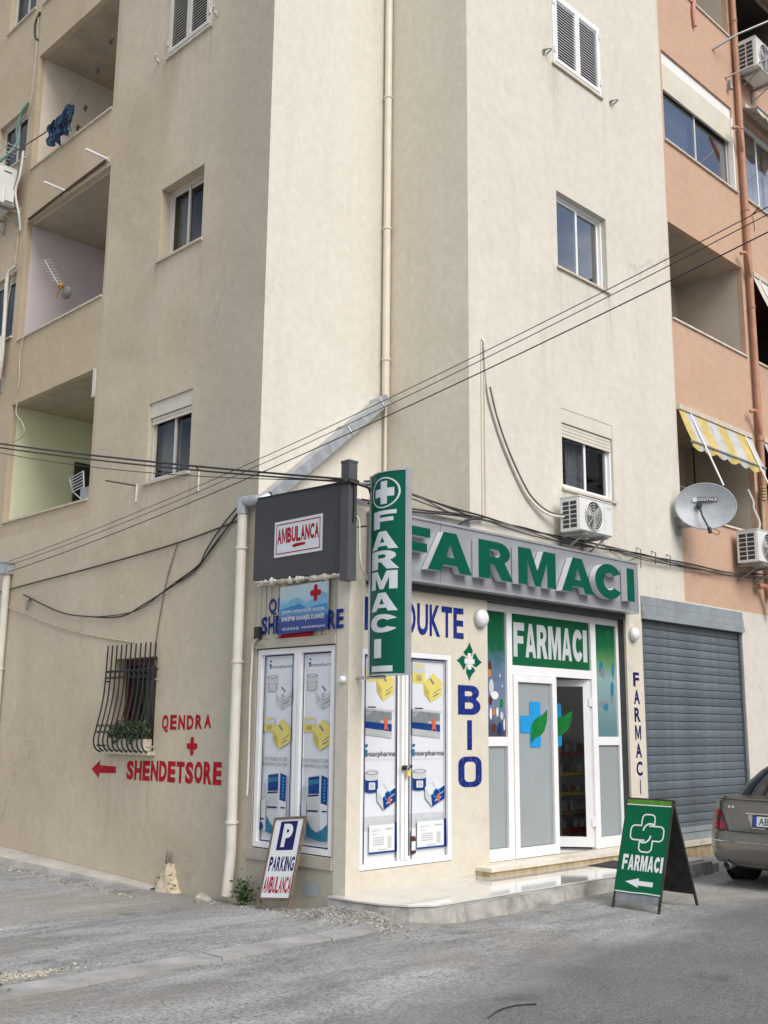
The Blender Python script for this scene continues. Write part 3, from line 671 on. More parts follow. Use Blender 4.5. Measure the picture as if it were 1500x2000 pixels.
sliding(bl, F, FW['H3'], .05, 'white', 'street wall window with a lowered cream shutter above the air conditioner', box=.19, slats=4, cur=((.28, .66),), cmat='curtain_l', mull=.50, bmat='cream_box')
for k in ('L0', 'L1', 'L2', 'L3'): sliding(bl, S, LW[k], .09, 'alu', None, cur=((.03, .5),), cmat='curtain_b')
sliding(bl, S, BA['B0'], .10, 'white', None, cur=((.03, .9),), cmat='curtain_l')

def balcony(root, P, r, depth, wmat, label, cope='stone', smat='soffit', name='balcony'):
    u0, u1, v0, v1 = r; f = v0-.95; a, b = -.10, -depth; t = v1+.0
    m = MB(); e = .0
    m.rect(P, u0, u1, f, t, b, 0)
    m.face([P(u0, f, a), P(u0, t, a), P(u0, t, b), P(u0, f, b)], 0); m.face([P(u1, f, b), P(u1, t, b), P(u1, t, a), P(u1, f, a)], 0)
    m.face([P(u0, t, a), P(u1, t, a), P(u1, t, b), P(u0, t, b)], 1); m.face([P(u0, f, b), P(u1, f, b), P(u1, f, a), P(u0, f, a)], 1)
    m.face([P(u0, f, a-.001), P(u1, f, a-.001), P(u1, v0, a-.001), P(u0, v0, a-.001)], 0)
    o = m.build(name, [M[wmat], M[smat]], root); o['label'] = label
    s = MB(); s.box(P, u0+.003, u1-.003, v0, v0+.028, -.13, .03); s.build('coping', M[cope], o)
    return o
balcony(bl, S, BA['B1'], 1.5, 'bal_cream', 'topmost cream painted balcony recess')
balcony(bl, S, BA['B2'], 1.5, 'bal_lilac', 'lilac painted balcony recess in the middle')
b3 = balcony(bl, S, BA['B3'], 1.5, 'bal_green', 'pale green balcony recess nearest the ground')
s = MB(); s.box(W_, 8.27, 8.62, 15.55, 15.578, 3.7, 5.83); s.build('door', M['door_dark'], b3)
s = MB(); s.box(S, -13.06, -12.99, 6.12, 6.54, -.02, .012); s.build('plaster_patch', M['pipe_w'], b3)

# lane window with maroon frame behind the iron grille
u0, u1, v0, v1 = GW
m = MB(); m.ring(S, u0+.003, u1-.003, v0+.003, v1-.003, .075, -.22, -.165); m.box(S, -11.36, -11.29, v0+.075, v1-.075, -.22, -.166)
w = m.build('window', M['maroon'], bl); w['label'] = 'ground floor lane window with a maroon frame'
s = MB(); s.rect(S, u0+.08, -11.36, v0+.08, v1-.08, -.195); s.build('pane', M['glass_lane'], w)
s = MB(); s.rect(S, -11.29, u1-.08, v0+.08, v1-.08, -.195); s.build('pane', M['glass_lane'], w)
s = MB(); curtains(s, S, -11.75, -11.45, v0+.05, v1-.05, -.30); s.build('curtain', M['curtain'], w)
room(w, S, u0, u1, v0, v1, -.225, 1.5)
s = MB(); s.box(S, u0-.05, u1+.05, v0-.045, v0, -.16, .10); s.build('sill', M['stone'], w)

# ------------------------------------------------------------------ orange apartment block
ob_ = thing('apartment_building', 'orange apartment block with balconies and awnings beyond the cream corner', 'building', (18, 8.2, -0.1))
OB = dict(O0=(13.92, 16.36, 13.87, 15.9), O2=(13.89, 16.30, 7.78, 9.40), O3=(13.88, 16.30, 4.73, 6.41),
          R0=(16.66, 19.0, 13.87, 15.9), R2=(16.60, 19.0, 7.78, 9.38), R3=(16.60, 19.0, 4.73, 6.41))
O1 = (13.93, 16.29, 10.82, 12.43); R1 = (16.64, 18.9, 10.83, 12.45)
m = MB(); wall(m, F, 13.87, 26, 3.44, TOP, [(*v, .10) for v in OB.values()]+[(*O1, .08), (*R1, .12)], 0)
m.build('street_wall', M['orange'], ob_)
m = MB(); wall(m, F, 12.66, 26, -0.4, 3.44, [(12.68, 15.56, 0.10, 3.40, .10)], 0); m.build('ground_floor_wall', M['lower_cream'], ob_)
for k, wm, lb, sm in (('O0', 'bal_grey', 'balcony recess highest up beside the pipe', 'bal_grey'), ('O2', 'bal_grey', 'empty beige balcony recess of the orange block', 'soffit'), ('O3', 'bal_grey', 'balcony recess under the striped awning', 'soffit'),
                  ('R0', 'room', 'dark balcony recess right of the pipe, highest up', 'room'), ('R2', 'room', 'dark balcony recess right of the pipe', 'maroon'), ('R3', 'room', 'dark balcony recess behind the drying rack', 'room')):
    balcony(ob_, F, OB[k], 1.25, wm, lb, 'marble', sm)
w = sliding(ob_, F, O1, .08, 'alu', 'wide orange block window with a grey lowered blind', box=.21, cur=((.02, .48),), cmat='curtain_b', mull=.49, bmat='white_box')
s = MB(); s.box(F, O1[0]+.03, O1[1]-.05, 11.76, 12.218, -.075, -.035); s.build('blind', M['awn_g'], w).data.materials[0] = M['cream_box']
s = MB(); s.box(F, O1[1]-.05, O1[1]-.003, O1[2]+.003, 12.218, -.076, .01); s.build('shutter_rail', M['white'], w)
sliding(ob_, F, R1, .12, 'white', 'window with lilac curtains beyond the orange pipe', cur=((.0, .55), (.6, 1.0)), cmat='curtain_l', mull=.36)

# ------------------------------------------------------------------ block across the street, seen only mirrored in the window panes
fb = thing('apartment_building', 'grey apartment block across the street mirrored in the white framed street window', 'building', (50, -24, -0.1))
m = MB()
for x0_, x1_, h_ in ((30, 41, 21.5), (41, 49.5, 27.5), (49.5, 55, 24.0), (55, 74, 29.5)):
    m.box(W_, x0_, x1_, -34, -18, -.3, h_); m.box(W_, x0_+1, x1_-1, -33, -19, h_, h_+1.4)
m.build('wall', M['dark_block'], fb)
m = MB()
for k in range(8):
    for j in range(13): m.box(W_, 31.5+3.2*j, 33.6+3.2*j, -18.0, -17.2, 2.9+3.1*k, 3.0+3.1*k)
    if k < 5:
        for j in range(13): m.box(W_, 31.7+3.2*j, 33.2+3.2*j, -18.02, -17.97, 3.2+3.1*k, 5.0+3.1*k)
o = m.build('balcony_slab', M['room'], fb); o['kind'] = 'stuff'

# ------------------------------------------------------------------ painted lettering on the walls (parts of the building)
def paint(P, name, mat_, parent, fn, label=None):
    m = MB(); fn(m); o = m.build(name, M[mat_] if isinstance(mat_, str) else [M[k] for k in mat_], parent)
    if label: o['label'] = label
    return o
def word_on(m, P, txt, u0, u1, v0, v1, d, mi=0, bold=.03, gap=.16, var=0.0, v0b=None, v1b=None, heavy=False):
    """letters set one by one like hand painting; the band may widen from the left end to the right"""
    n = len(txt); wts = [{'I': .42, 'M': 1.25, 'W': 1.3}.get(c, 1.0) for c in txt]; g = gap
    unit = (u1-u0)/(sum(wts)+g*(n-1)); u = u0
    for c, wt in zip(txt, wts):
        f = (u-u0)/(u1-u0); a = v0+((v0b if v0b is not None else v0)-v0)*f; b = v1+((v1b if v1b is not None else v1)-v1)*f
        j = rnd.uniform(-var, var)
        m.text(P, '~'+c if heavy else c, u, u+unit*wt, a+j-(.18*(b-a) if c == 'Q' else 0), b+j, d, mi, bold); u += unit*(wt+g)
paint(S, 'painted_lettering', 'wall_red', bl, lambda m: word_on(m, S, 'QENDRA', -10.89, -9.91, 1.56, 1.735, .003, var=.006, gap=.26, v0b=1.585, bold=.045), 'red hand painted word beside the iron grille')
paint(S, 'painted_lettering', 'wall_red', bl, lambda m: word_on(m, S, 'SHENDETSORE', -11.61, -9.68, .965, 1.19, .003, var=.005, gap=.12, v0b=.98, v1b=1.23, bold=.05), 'red hand painted word below the red cross')
def cross(m, P, cx, cy, r, w, d, mi=0, rnd_=True):
    k = r-w
    m.flat(P, ell(cx, cy+r-w, w, w, 10, 0, math.pi)+ell(cx, cy-r+w, w, w, 10, math.pi, 2*math.pi), d, mi)
    m.flat(P, ell(cx+r-w, cy, w, w, 10, -math.pi/2, math.pi/2)+ell(cx-r+w, cy, w, w, 10, math.pi/2, 1.5*math.pi), d+.0004, mi)
paint(S, 'painted_cross', 'wall_red', bl, lambda m: cross(m, S, -10.26, 1.385, .105, .034, .003))
paint(S, 'painted_arrow', 'wall_red', bl, lambda m: m.flat(S, [(-12.44, 1.065), (-12.24, 1.175), (-12.245, 1.115), (-11.86, 1.11), (-11.855, 1.03), (-12.245, 1.02), (-12.25, .955)], .003), 'red arrow pointing left')
paint(S, 'painted_lettering', 'paint_blue', bl, lambda m: word_on(m, S, 'QENDRA', -8.93, -8.02, 2.80, 2.955, .0165, gap=.2, bold=.025), 'blue word half hidden by the blue health sign')
paint(S, 'painted_lettering', 'paint_blue', bl, lambda m: word_on(m, S, 'SHENDETSORE', -9.05, -7.745, 2.575, 2.768, .0165, gap=.12, bold=.03), 'long blue word running behind the blue health sign')
paint(S, 'painted_arrow', 'wall_red', bl, lambda m: m.flat(S, [(-8.76, 2.535), (-8.62, 2.59), (-8.62, 2.565), (-8.20, 2.57), (-8.20, 2.515), (-8.62, 2.51), (-8.62, 2.49)], .0165), 'red arrow under the blue health sign')
paint(F, 'painted_lettering', 'paint_blue', bl, lambda m: word_on(m, F, 'PRODUKTE', 7.455, 8.985, 2.585, 2.925, .003, gap=.13, bold=.028), 'blue word over the pharmacy poster window')
def bio(m):
    m.text(F, '~B', 8.885, 9.265, 1.76, 2.08, .003, 0, .035); m.rect(F, 9.035, 9.115, 1.38, 1.70, .003); m.text(F, '~O', 8.885, 9.275, .985, 1.31, .003, 0, .04)
paint(F, 'painted_lettering', 'paint_blue', bl, bio, 'upright blue word on the wall between poster window and door')
def vert(m):
    z = 2.365
    for c in 'FARMACI':
        h = .185; m.text(F, c, 12.415+(.07 if c == 'I' else 0), 12.56-(.055 if c == 'I' else 0), z-h, z, .003, 0, .03); z -= .232
paint(F, 'painted_lettering', 'navy', bl, vert, 'narrow blue letters running down the strip beside the grey shutter')
def flower(m):
    cx, cy = 9.08, 2.345
    for k in range(4):
        a = math.pi/2*k
        pet = [(-.01, .05), (-.075, .075), (-.095, .12), (-.07, .155), (-.02, .20), (.02, .205+.0), (.055, .155), (.06, .11), (.035, .06)]
        pet = [(-.02, .055), (-.075, .07), (-.10, .10), (-.055, .135), (-.025, .165), (0, .215), (.03, .165), (.06, .12), (.045, .065)]
        m.flat(F, [(cx+x*math.cos(a)-y*math.sin(a), cy+x*math.sin(a)+y*math.cos(a)) for x, y in pet], .003, 0)
    m.rect(F, cx-.03, cx+.03, cy-.09, cy+.09, .0045, 1); m.rect(F, cx-.085, cx+.085, cy-.027, cy+.027, .005, 1)
paint(F, 'painted_flower', ('green', 'print_white'), bl, flower, 'green leaf flower with a white cross')

# ------------------------------------------------------------------ poster windows and their posters
def poster_window(P, r, rec, mullion, label):
    u0, u1, v0, v1 = r
    m = MB(); m.ring(P, u0+.003, u1-.003, v0+.003, v1-.003, .055, -rec-.03, -rec+.035)
    m.box(P, mullion-.05, mullion-.004, v0+.058, v1-.058, -rec-.03, -rec+.045); m.box(P, mullion+.004, mullion+.05, v0+.058, v1-.058, -rec-.03, -rec+.045)
    w = m.build('window', M['white'], bl); w['label'] = label
    for a, b in ((u0+.058, mullion-.05), (mullion+.05, u1-.058)):
        s = MB(); s.ring(P, a, b, v0+.058, v1-.058, .03, -rec-.03, -rec+.012); s.build('sash', M['white'], w)
        s = MB(); s.rect(P, a+.03, b-.03, v0+.088, v1-.088, -rec-.008); s.build('pane', M['room'], w)
    return w
poster_window(S, (-9.12, -7.885, .39, 2.42), .045, -8.45, 'white framed poster window of the lane side')
poster_window(F, (7.40, 8.77, .245, 2.40), .03, 8.04, 'white framed poster window of the street side')
class Art:
    """draws printed shapes on a poster; x grows right 0..1, y grows down 0..1"""
    mats = ['poster_s', 'navy', 'navy2', 'cyan', 'teal', 'yellow', 'yellow2', 'pgrey', 'pgrey2', 'plight', 'pink', 'brown', 'print_white', 'black', 'blackink']
    def __init__(s, P, u0, u1, v0, v1, d): s.P, s.u0, s.u1, s.v0, s.v1, s.d = P, u0, u1, v0, v1, d; s.m = MB()
    def q(s, x, y): return (s.u0+(s.u1-s.u0)*x, s.v1-(s.v1-s.v0)*y)
    def up(s): s.d += .00035; return s.d
    def poly(s, pts, c):
        pts = [s.q(*p) for p in pts]
        ar = sum(a[0]*b[1]-b[0]*a[1] for a, b in zip(pts, pts[1:]+pts[:1]))
        s.m.flat(s.P, pts if ar > 0 else pts[::-1], s.up(), s.mats.index(c))
    def rect(s, x0, x1, y0, y1, c): s.poly([(x0, y0), (x1, y0), (x1, y1), (x0, y1)], c)
    def oval(s, cx, cy, rx, ry, c): s.poly(ell(cx, cy, rx, ry, 18), c)
    def text(s, t, x0, x1, y0, y1, c, bold=0.0):
        a = s.q(x0, y1); b = s.q(x1, y0); s.m.text(s.P, t, a[0], b[0], a[1], b[1], s.up(), s.mats.index(c), bold)
    def border(s, c, w):
        s.m.frame2(s.P, s.u0, s.u1, s.v0, s.v1, w, s.up(), s.mats.index(c))
    def logo(s, x0, x1, y0, y1, c='blackink'):
        h = y1-y0; w = x1-x0
        s.text('nterpharma', x0+.10*w, x1, y0+.28*h, y1, c, .006)
        s.oval(x0+.045*w, y0+.30*h, .055*w, .20*h, 'teal'); s.rect(x0+.02*w, x0+.085*w, y0+.42*h, y0+.85*h, 'teal'); s.oval(x0+.06*w, y0-.32*h, .045*w, .17*h, 'teal')
    def jar(s, x0, x1, y0, y1, body, cap, label='poster_s', rim=None):
        h = y1-y0; w = x1-x0; cx = (x0+x1)/2
        s.oval(cx, y1-.08*h, w*.48, .08*h, body); s.rect(x0+.02*w, x1-.02*w, y0+.42*h, y1-.08*h, body); s.oval(cx, y0+.42*h, w*.48, .07*h, body)
        s.rect(x0, x1, y0+.12*h, y0+.40*h, cap); s.oval(cx, y0+.40*h, w*.5, .07*h, cap); s.oval(cx, y0+.12*h, w*.5, .10*h, rim or cap)
        s.oval(cx, y0+.12*h, w*.40, .07*h, 'plight' if rim else body)
        s.rect(cx-.22*w, cx+.25*w, y0+.55*h, y0+.86*h, label)
        for k in range(4): s.rect(cx-.15*w, cx+.17*w, y0+(.60+.06*k)*h, y0+(.62+.06*k)*h, 'pgrey2')
    def box3(s, x0, x1, y0, y1, top, left, right, ink='pgrey2'):
        h = y1-y0; w = x1-x0; X = lambda a: x0+a*w; Y = lambda b: y0+b*h
        s.poly([(X(0), Y(.36)), (X(.52), Y(0)), (X(1), Y(.30)), (X(.30), Y(.62))], top)
        s.poly([(X(0), Y(.36)), (X(.30), Y(.62)), (X(.36), Y(1)), (X(.02), Y(.70))], left); s.poly([(X(.30), Y(.62)), (X(1), Y(.30)), (X(1), Y(.74)), (X(.36), Y(1))], right)
        s.poly([(X(.30), Y(.22)), (X(.38), Y(.18)), (X(.58), Y(.36)), (X(.50), Y(.40))], ink)
        s.poly([(X(.50), Y(.68)), (X(.92), Y(.50)), (X(.92), Y(.53)), (X(.50), Y(.71))], ink); s.poly([(X(.50), Y(.78)), (X(.80), Y(.66)), (X(.80), Y(.71)), (X(.50), Y(.83))], ink)
        s.poly([(X(.08), Y(.55)), (X(.22), Y(.68)), (X(.22), Y(.71)), (X(.08), Y(.58))], ink)
    def done(s, label, group=None):
        used = sorted(set(s.m.m)); s.m.m = [used.index(k) for k in s.m.m]
        return tag(s.m.build('window_poster', [M[s.mats[k]] for k in used]), label, 'poster', group)
def street_poster(u0, u1, v0, v1, label, bottle):
    a = Art(F, u0, u1, v0, v1, -.030); X = lambda p: (p-470)/297; Y = lambda p: (p-105)/1722
    a.rect(0, 1, 0, 1, 'poster_s')
    a.rect(0, 1, Y(1440), Y(1560), 'plight'); a.rect(0, 1, Y(1480), Y(1530), 'sign_x') if False else None
    a.jar(X(492), X(603), Y(145), Y(328), 'yellow', 'plight', 'yellow2'); a.box3(X(588), X(748), Y(222), Y(488), 'yellow', 'yellow2', 'yellow')
    a.poly([(X(482), Y(545)), (X(727), Y(572)), (X(727), Y(802)), (X(482), Y(772))], 'pgrey'); a.poly([(X(482), Y(540)), (X(745), Y(560)), (X(745), Y(575)), (X(482), Y(552))], 'plight')
    a.poly([(X(482), Y(560)), (X(727), Y(585)), (X(727), Y(650)), (X(482), Y(655))], 'pgrey2')
    a.poly([(X(482), Y(660)), (X(727), Y(683)), (X(727), Y(745)), (X(482), Y(715))], 'navy2'); a.poly([(X(490), Y(645)), (X(625), Y(655)), (X(625), Y(672)), (X(490), Y(662))], 'pgrey2')
    for k in range(3): a.rect(X(492), X(550-12*k), Y(570+16*k), Y(575+16*k), 'plight')
    a.oval(X(668), Y(645), .035, .010, 'pink'); a.poly([(X(648), Y(640)), (X(662), Y(662)), (X(690), Y(640)), (X(684), Y(680)), (X(696), Y(735)), (X(676), Y(720)), (X(650), Y(738)), (X(660), Y(690))], 'pink')
    a.rect(X(510), X(580), Y(537), Y(546), 'black')
    a.logo(X(484), X(760), Y(885), Y(962)); a.rect(X(490), X(756), Y(972), Y(975), 'plight')
    a.jar(X(490), X(606), Y(1062), Y(1248), 'navy2', 'plight', 'poster_s', 'pgrey2'); a.box3(X(592), X(762), Y(1130), Y(1392), 'poster_s', 'plight', 'navy2', 'plight')
    a.oval(X(690), Y(1278), .10, .024, 'cyan'); a.oval(X(690), Y(1278), .08, .018, 'navy2'); a.poly([(X(690), Y(1290)), (X(712), Y(1280)), (X(718), Y(1345)), (X(698), Y(1350))], 'pink')
    a.rect(X(524), X(770), Y(1502), Y(1738), 'plight'); a.rect(X(528), X(750), Y(1510), Y(1722), 'print_white'); a.poly([(X(750), Y(1500)), (X(772), Y(1495)), (X(776), Y(1722)), (X(750), Y(1730))], 'navy2'); a.rect(X(524), X(776), Y(1724), Y(1738), 'navy2')
    a.text('Gel N. 1', X(552), X(632), Y(1540), Y(1565), 'pgrey'); a.rect(X(550), X(590), Y(1580), Y(1586), 'pgrey'); a.rect(X(672), X(735), Y(1541), Y(1552), 'pgrey')
    for k in range(4): a.rect(X(560), X(655), Y(1610+18*k), Y(1616+18*k), 'pgrey')
    for k in range(7): a.rect(X(688), X(722), Y(1608+14*k), Y(1613+14*k), 'pgrey')
    a.rect(X(600), X(680), Y(1705), Y(1710), 'pgrey')
    if bottle:
        a.rect(X(476), X(508), Y(1560), Y(1640), 'print_white'); a.rect(X(473), X(512), Y(1640), Y(1770), 'brown'); a.rect(X(477), X(509), Y(1668), Y(1742), 'print_white'); a.rect(X(478), X(506), Y(1625), Y(1645), 'brown')
    a.border('navy', .013); return a.done(label)
street_poster(7.475, 7.945, .285, 2.335, 'medicine poster in the street window, left pane, partly behind the corner pillar', False)
street_poster(8.150, 8.690, .285, 2.335, 'medicine poster in the street window, right pane beside the blue upright word', True)
def lane_poster(u0, u1, v0, v1, label):
    a = Art(S, u0, u1, v0, v1, -.045); X = lambda p: (p-405)/275; Y = lambda p: (p-110)/1795
    a.rect(0, 1, 0, 1, 'poster_s'); a.logo(X(435), X(664), Y(190), Y(252))
    a.jar(X(420), X(522), Y(305), Y(480), 'pgrey', 'plight', 'poster_s', 'pgrey2'); a.box3(X(508), X(672), Y(372), Y(650), 'poster_s', 'plight', 'plight')
    a.poly([(X(560), Y(500)), (X(590), Y(490)), (X(590), Y(630)), (X(562), Y(640))], 'pgrey')
    a.jar(X(402), X(512), Y(718), Y(860), 'yellow', 'plight', 'yellow2'); a.box3(X(496), X(664), Y(738), Y(1028), 'yellow', 'yellow2', 'yellow')
    a.text('DISTRIBUTOR', X(412), X(636), Y(1106), Y(1140), 'pgrey2', .0); a.text('FARMACEUTIK', X(404), X(640), Y(1156), Y(1190), 'pgrey2', .0)
    a.poly([(X(462), Y(1275)), (X(575), Y(1238)), (X(575), Y(1845)), (X(455), Y(1815))], 'plight'); a.poly([(X(575), Y(1238)), (X(640), Y(1265)), (X(636), Y(1835)), (X(575), Y(1845))], 'poster_s')
    a.poly([(X(466), Y(1278)), (X(562), Y(1260)), (X(562), Y(1420)), (X(466), Y(1432))], 'navy2'); a.poly([(X(470), Y(1305)), (X(560), Y(1290)), (X(560), Y(1330)), (X(470), Y(1350))], 'teal')
    a.poly([(X(580), Y(1250)), (X(637), Y(1275)), (X(634), Y(1520)), (X(578), Y(1505))], 'navy2')
    for k in range(7): a.rect(X(600), X(618), Y(1290+30*k), Y(1308+30*k), 'cyan')
    a.poly([(X(466), Y(1440)), (X(560), Y(1426)), (X(560), Y(1440)), (X(466), Y(1455))], 'navy'); a.poly([(X(464), Y(1575)), (X(556), Y(1570)), (X(556), Y(1586)), (X(464), Y(1590))], 'navy'); a.rect(X(590), X(632), Y(1570), Y(1582), 'navy')
    for k in range(4): a.rect(X(470), X(550), Y(1475+22*k), Y(1480+22*k), 'pgrey')
    a.poly([(X(455), Y(1815)), (X(460), Y(1660)), (X(500), Y(1735)), (X(545), Y(1770)), (X(600), Y(1735)), (X(638), Y(1690)), (X(636), Y(1838)), (X(575), Y(1845))], 'teal')
    a.poly([(X(412), Y(1500)), (X(420), Y(1370)), (X(428), Y(1345)), (X(438), Y(1370)), (X(446), Y(1500)), (X(438), Y(1505)), (X(434), Y(1400)), (X(424), Y(1400)), (X(420), Y(1505))], 'pgrey')
    a.rect(X(400), X(456), Y(1515), Y(1800), 'plight'); a.rect(X(410), X(446), Y(1545), Y(1550), 'pgrey'); a.rect(X(402), X(440), Y(1690), Y(1705), 'navy'); a.poly([(X(400), Y(1740)), (X(425), Y(1725)), (X(440), Y(1770)), (X(430), Y(1798)), (X(400), Y(1800))], 'navy2')
    a.border('navy', .013); return a.done(label)
lane_poster(-9.015, -8.54, .455, 2.355, 'medicine poster in the lane window, left pane nearest the white drainpipe')
lane_poster(-8.375, -7.905, .455, 2.355, 'medicine poster in the lane window, right pane nearest the corner pillar')
# padlock
t = thing('padlock', 'small brass padlock on the white poster window of the street side', 'padlock', (8.05, 7.74, 1.15))
m = MB(); m.box(W_, 8.03, 8.075, 7.735, 7.752, 1.13, 1.185); m.build('lock_body', M['shelf_yel'], t)
m = MB(); m.tube([(8.037, 7.744, 1.185), (8.037, 7.744, 1.215), (8.052, 7.744, 1.228), (8.068, 7.744, 1.215), (8.068, 7.744, 1.185)], .006); m.build('shackle', M['steel'], t)
m = MB(); m.box(W_, 7.975, 8.05, 7.745, 7.763, 1.19, 1.235); m.sphere((8.0, 7.742, 1.212), .022, .014, .022); m.sphere((8.09, 7.744, 1.225), .018, .012, .020); m.build('hasp', M['black'], t)

# ------------------------------------------------------------------ pharmacy shop front
def FS(u, v, d): return Vector((u, 7.92-d, v))
sf = thing('shop_front', 'white framed glass pharmacy entrance with one door leaf open', 'shop front', (10.9, 7.92, .15))
m = MB()
m.box(FS, 9.405, 9.53, .155, 3.05, -.05, .01); m.box(FS, 12.205, 12.262, .155, 3.05, -.05, .01)
for a, b in ((9.875, 9.975), (11.60, 11.715)): m.box(FS, a, b, .155, 2.965, -.05, .02)
m.box(FS, 9.53, 12.205, 2.965, 3.05, -.05, .015); m.box(FS, 9.975, 11.60, 2.245, 2.35, -.05, .018)
for a, b in ((9.53, 9.875), (11.715, 12.205)): m.box(FS, a, b, 1.415, 1.52, -.045, .014); m.box(FS, a, b, .155, .285, -.045, .016)
m.build('frame', M['white'], sf)
M['pic_l'] = gradient('photo_print_blue', [(0, (0.05, 0.05, 0.07)), (.25, (0.16, 0.20, 0.32)), (.55, (0.10, 0.17, 0.26)), (.72, (0.01, 0.10, 0.05)), (1, (0.008, 0.11, 0.045))], 2, 1.37, 2.82, .2, .35, 7)
M['pic_r'] = gradient('photo_print_green', [(0, (0.10, 0.20, 0.22)), (.5, (0.24, 0.36, 0.38)), (.66, (0.11, 0.25, 0.10)), (.80, (0.01, 0.13, 0.05)), (1, (0.006, 0.11, 0.045))], 2, 1.37, 2.82, .2, .08, 5)
s = MB(); s.rect(FS, 9.53, 9.875, 1.52, 2.965, -.012)
c = ['pic_l', 'lamp', 'brown', 'plight', 'navy2', 'shelf_or', 'leafgreen', 'black']
for (x, y, rx, ry, mi) in ((9.60, 2.33, .05, .07, 1), (9.585, 2.24, .055, .06, 4), (9.62, 2.08, .06, .12, 2), (9.68, 1.99, .10, .06, 0), (9.60, 1.93, .05, .07, 1), (9.80, 1.90, .05, .07, 5), (9.66, 1.80, .05, .05, 4), (9.72, 1.80, .03, .07, 0), (9.80, 1.76, .04, .06, 2), (9.60, 1.78, .03, .09, 0), (9.84, 1.66, .02, .09, 0), (9.66, 1.62, .06, .06, 1), (9.76, 1.62, .05, .09, 3), (9.77, 2.22, .02, .025, 2), (9.81, 2.10, .018, .022, 2)):
    s.flat(FS, ell(x, y, rx*.7, ry*.8, 9), -.0115+.0005*len(s.f), mi+1)
s.build('picture_panel', [M[k] for k in c], sf)
s = MB(); s.rect(FS, 11.715, 12.205, 1.52, 2.965, -.012); 
for (x, y, rx, ry, mi) in ((11.87, 2.40, .05, .10, 0), (11.90, 2.34, .06, .07, 1), (12.14, 2.38, .03, .12, 0), (12.11, 2.12, .04, .12, 0), (12.10, 2.0, .03, .05, 1), (11.90, 1.93, .09, .055, 1), (11.95, 1.90, .06, .05, 0)):
    s.flat(FS, [(x-rx, y-ry*.4), (x+rx*.4, y-ry), (x+rx, y+ry*.5), (x+rx*.2, y+ry), (x-rx*.7, y+ry*.7)], -.0115+.0005*len(s.f), mi+1)
s.build('picture_panel', [M['pic_r'], M['teal'], M['pgrey2']], sf)
for a, b in ((9.53, 9.875), (11.715, 12.205)): s = MB(); s.rect(FS, a, b, .285, 1.415, -.012); s.frame2(FS, a+.001, b-.001, .286, 1.414, .010, -.011, 1); s.rect(FS, b-.035, b-.028, .296, 1.404, -.011, 1); s.build('frosted_pane', [M['frost'], M['pgrey2']], sf)
s = MB(); s.rect(FS, 9.975, 11.60, 2.35, 2.965, -.008); gp = s.build('green_panel', M['green_d'], sf)
s = MB(); word_on(s, FS, 'FARMACI', 10.035, 11.555, 2.455, 2.865, -.006, 0, .045, .09, heavy=True); s.build('lettering', M['plight'], gp)
def sticker(P, cx, cz, parent):
    s = MB(); w = .105; r = .27
    s.flat(P, [(cx-w, cz+r-.02), (cx-w+.02, cz+r), (cx+w-.02, cz+r), (cx+w, cz+r-.02), (cx+w, cz-r+.02), (cx+w-.02, cz-r), (cx-w+.02, cz-r), (cx-w, cz-r+.02)], .0035, 0)
    s.flat(P, [(cx-.29, cz-.085), (cx-.27, cz-.10), (cx+.11, cz-.10), (cx+.12, cz-.09), (cx+.12, cz+.09), (cx+.11, cz+.10), (cx-.27, cz+.10), (cx-.29, cz+.085)], .0042, 0)
    lf = [(-.12, -.22), (-.125, -.06), (-.08, .03), (.0, .08), (.12, .12), (.215, .18), (.20, .04), (.15, -.07), (.07, -.13), (-.03, -.16)]
    s.flat(P, [(cx+.03+x, cz+y) for x, y in lf][::-1], .0055, 1)
    s.flat(P, [(cx-.088, cz-.21), (cx-.06, cz-.12), (cx+.02, cz-.03), (cx+.015, cz-.045), (cx-.05, cz-.14), (cx-.078, cz-.21)], .0062, 2)
    s.build('cross_sticker', [M['cyan'], M['leafgreen'], M['green_a']], parent)
m = MB(); m.ring(FS, 10.0-.02, 10.825, .158, 2.242, .085, -.03, .03, 0, .11); dl = m.build('door', M['white'], sf); dl['label'] = 'closed frosted door leaf'
s = MB(); s.rect(FS, 10.065, 10.74, .268, 2.157, -.004); s.frame2(FS, 10.066, 10.739, .269, 2.156, .011, -.003, 1); s.rect(FS, 10.70, 10.707, .28, 2.145, -.003, 1); s.build('pane', [M['frost'], M['pgrey2']], dl)
sticker(lambda u, v, d: FS(u, v, d), 10.42, 1.665, dl)
HX, HY = 11.585, 7.93; DX, DY = -.64, .768
def PD(u, v, d): return Vector((HX+DX*(.80-u)-.768*d, HY+DY*(.80-u)-.64*d, v))
m = MB(); m.ring(PD, 0, .80, .175, 2.235, .085, -.03, .02, 0, .12)
for z in (.42, 1.9): m.box(PD, .785, .84, z, z+.10, .0, .03)
dr = m.build('door', M['white'], sf); dr['label'] = 'glass door leaf standing open inwards'
s = MB(); s.rect(PD, .085, .715, .295, 2.15, -.004); s.build('pane', M['clear'], dr)
sticker(PD, .33, 1.665, dr)
s = MB(); s.box(PD, .03, .06, 1.0, 1.22, .02, .055); s.build('handle', M['steel'], dr)
m = MB()
for k in range(4): m.box(F, 9.403, 12.277, 3.055+.035*k, 3.082+.035*k, -.20+.035*k, -.02)
m.box(F, 12.265, 12.279, .155, 3.05, -.119, -.03)
m.build('roller_housing', M['dark_gap'], sf)
